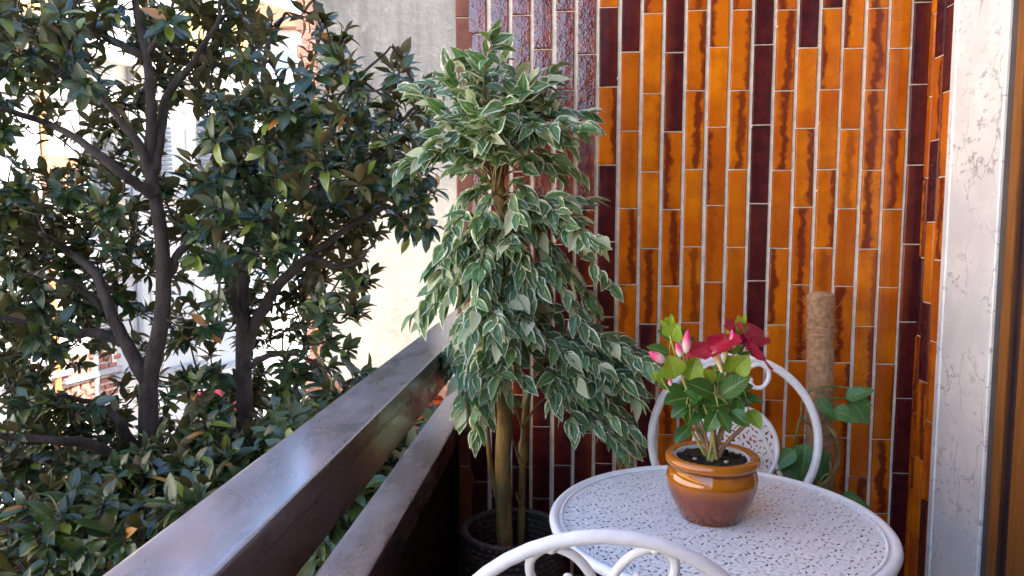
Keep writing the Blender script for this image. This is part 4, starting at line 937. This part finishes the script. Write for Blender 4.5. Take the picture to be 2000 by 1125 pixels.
for (u, v) in ((150, 95), (243, 130), (330, 150), (430, 180)):
    a, b = facade_hit(u, v); window(a, CZ + .45, .80, 1.5, oh, FM, False)
for u in (40, 118, 258, 335, 440):
    a, b = facade_hit(u, 320); window(a, b - .6, .9, 1.7, oh, FM, u in (258, 440))
for u in (60, 170, 260, 350, 450):
    a, b = facade_hit(u, 640); window(a, b - .8, 1.0, 1.8, oh, FM, False)
for u, m_ in ((160, 'zinc'), (255, 'zinc'), (82, 'copper')):
    a, b = facade_hit(u, 300); MB().tube([(a, -.07, GZ), (a, -.07, CZ)], .055, 10).build('drainpipe', M[m_], oh, True, FM)
a, b = facade_hit(108, 330); MB().box(a - .35, a + .35, -.20, -.05, b - .45, b + .2).build('window_cloth', M['terra'], oh, False, FM)
a, b = facade_hit(168, 735); br = MB()
for k in range(7):
    for i in range(6):
        xx = a - .6 + i * .22 + (.11 if k % 2 else 0); br.box(xx, xx + .17, -.06, -.001, b - .45 + k * .13, b - .45 + k * .13 + .075)
q = br.build('brick_lattice', M['brick'], oh, False, FM); q['kind'] = 'stuff'
ca, cb = facade_hit(408, 790)
MB().add([(ca - .4, -.001, cb + .35), (ca + .4, -.001, cb + .35), (ca + .4, -.8, cb - .05), (ca - .4, -.8, cb - .05), (ca - .4, -.001, cb + .32), (ca + .4, -.001, cb + .32), (ca + .4, -.8, cb - .2), (ca - .4, -.8, cb - .2)], [(0, 1, 2, 3), (3, 2, 6, 7), (4, 7, 6, 5), (0, 3, 7, 4), (1, 5, 6, 2)]).build('awning', M['red'], oh, False, FM)

# pale house further up the street
fh = thing('pale_far_house', 'pale house with terracotta roof further up the street', 'building', (-9, 30, GZ))
p0 = px(420, 300, 27); p1_ = px(640, 300, 27); zt = px(500, 60, 27).z
MB().box(p0.x, p1_.x, 27, 36, GZ, zt).build('wall', M['plaster'], fh, False)
MB().add([(p0.x - .4, 26.5, zt), (p1_.x + .4, 26.5, zt), (p1_.x + .4, 36.5, zt), (p0.x - .4, 36.5, zt), ((p0.x + p1_.x) / 2, 26.5, zt + .9), ((p0.x + p1_.x) / 2, 36.5, zt + .9)], [(0, 1, 4), (3, 5, 2), (0, 4, 5, 3), (1, 2, 5, 4), (0, 3, 2, 1)]).build('roof', M['terra'], fh, False)
FM2 = Matrix.Translation((0, 27, 0))
for (u, v) in ((490, 150), (555, 150), (490, 330), (555, 330), (490, 500), (555, 500)): p = px(u, v, 27); window(p.x, p.z - .6, .9, 1.4, fh, FM2, False)

# grey blank gable wall
GY = 10.6; gx = px(584, 300, GY).x
gb = thing('grey_gable_house', 'house with blank stained grey gable wall and brick corner edge', 'building', (gx + 3, GY, GZ))
MB().box(gx + .30, 7.5, GY, GY + 7, GZ, 9.0).build('gable_wall', M['concrete'], gb, False)
bi = 0
bme = {}
for k in range(72):                          # brick quoins up the corner
    w_ = .30 if k % 2 else .22; z = GZ + 1.2 + k * .185
    if k % 2 not in bme: mm = MB().box(0, w_, 0, .25, 0, .165, .006); me_ = mesh('brick', mm.v, mm.f, None, False); me_.materials.append(M['brick']); bme[k % 2] = me_
    if z < 8.9: obj('brick', bme[k % 2], None, gb, Matrix.Translation((gx + .295 - w_, GY + .012, z)))
MB().box(gx + .08, gx + .295, GY + .03, GY + 6.9, GZ, 8.9).build('corner_render', M['plaster'], gb, False)
MB().tube([(gx - .10, GY + .0, GZ), (gx - .10, GY + .0, 2.0 - 3.0)], .06, 10).build('drainpipe', M['plaster'], gb)

# low orange wall with barrel-tile coping
OY = 8.4; oz = px(855, 782, OY).z; ox0 = px(600, 900, OY).x
ow = thing('orange_garden_wall', 'low orange plastered wall with terracotta barrel tile coping below the gable', 'wall', (ox0 + 2, OY, GZ))
MB().box(ox0, 6.0, OY, OY + .25, GZ, oz).build('wall', M['orange'], ow, False)
tv = []; tf = []; ns = 7
for j, (yy, zz) in enumerate(((-.10, 0.0), (.34, .07))):
    for rr2 in (.085, .070):
        for i in range(ns):
            a = math.pi * i / (ns - 1); tv.append((rr2 * math.cos(a), yy, zz + rr2 * math.sin(a)))
for i in range(ns - 1): tf += [(i, i + 1, 2 * ns + i + 1, 2 * ns + i), (ns + i + 1, ns + i, 3 * ns + i, 3 * ns + i + 1), (i + 1, i, ns + i, ns + i + 1), (2 * ns + i, 2 * ns + i + 1, 3 * ns + i + 1, 3 * ns + i)]
tme = mesh('roof_tile', tv, tf, None, True); tme.materials.append(M['terra'])
nt = int((6.0 - ox0) / .185)
for i in range(nt): obj('roof_tile', tme, None, ow, Matrix.Translation((ox0 + .09 + i * .185, OY, oz + .012 + rng.uniform(-.008, .008))) @ Matrix.Rotation(R(rng.gauss(0, 1.2)), 4, 'Z'))
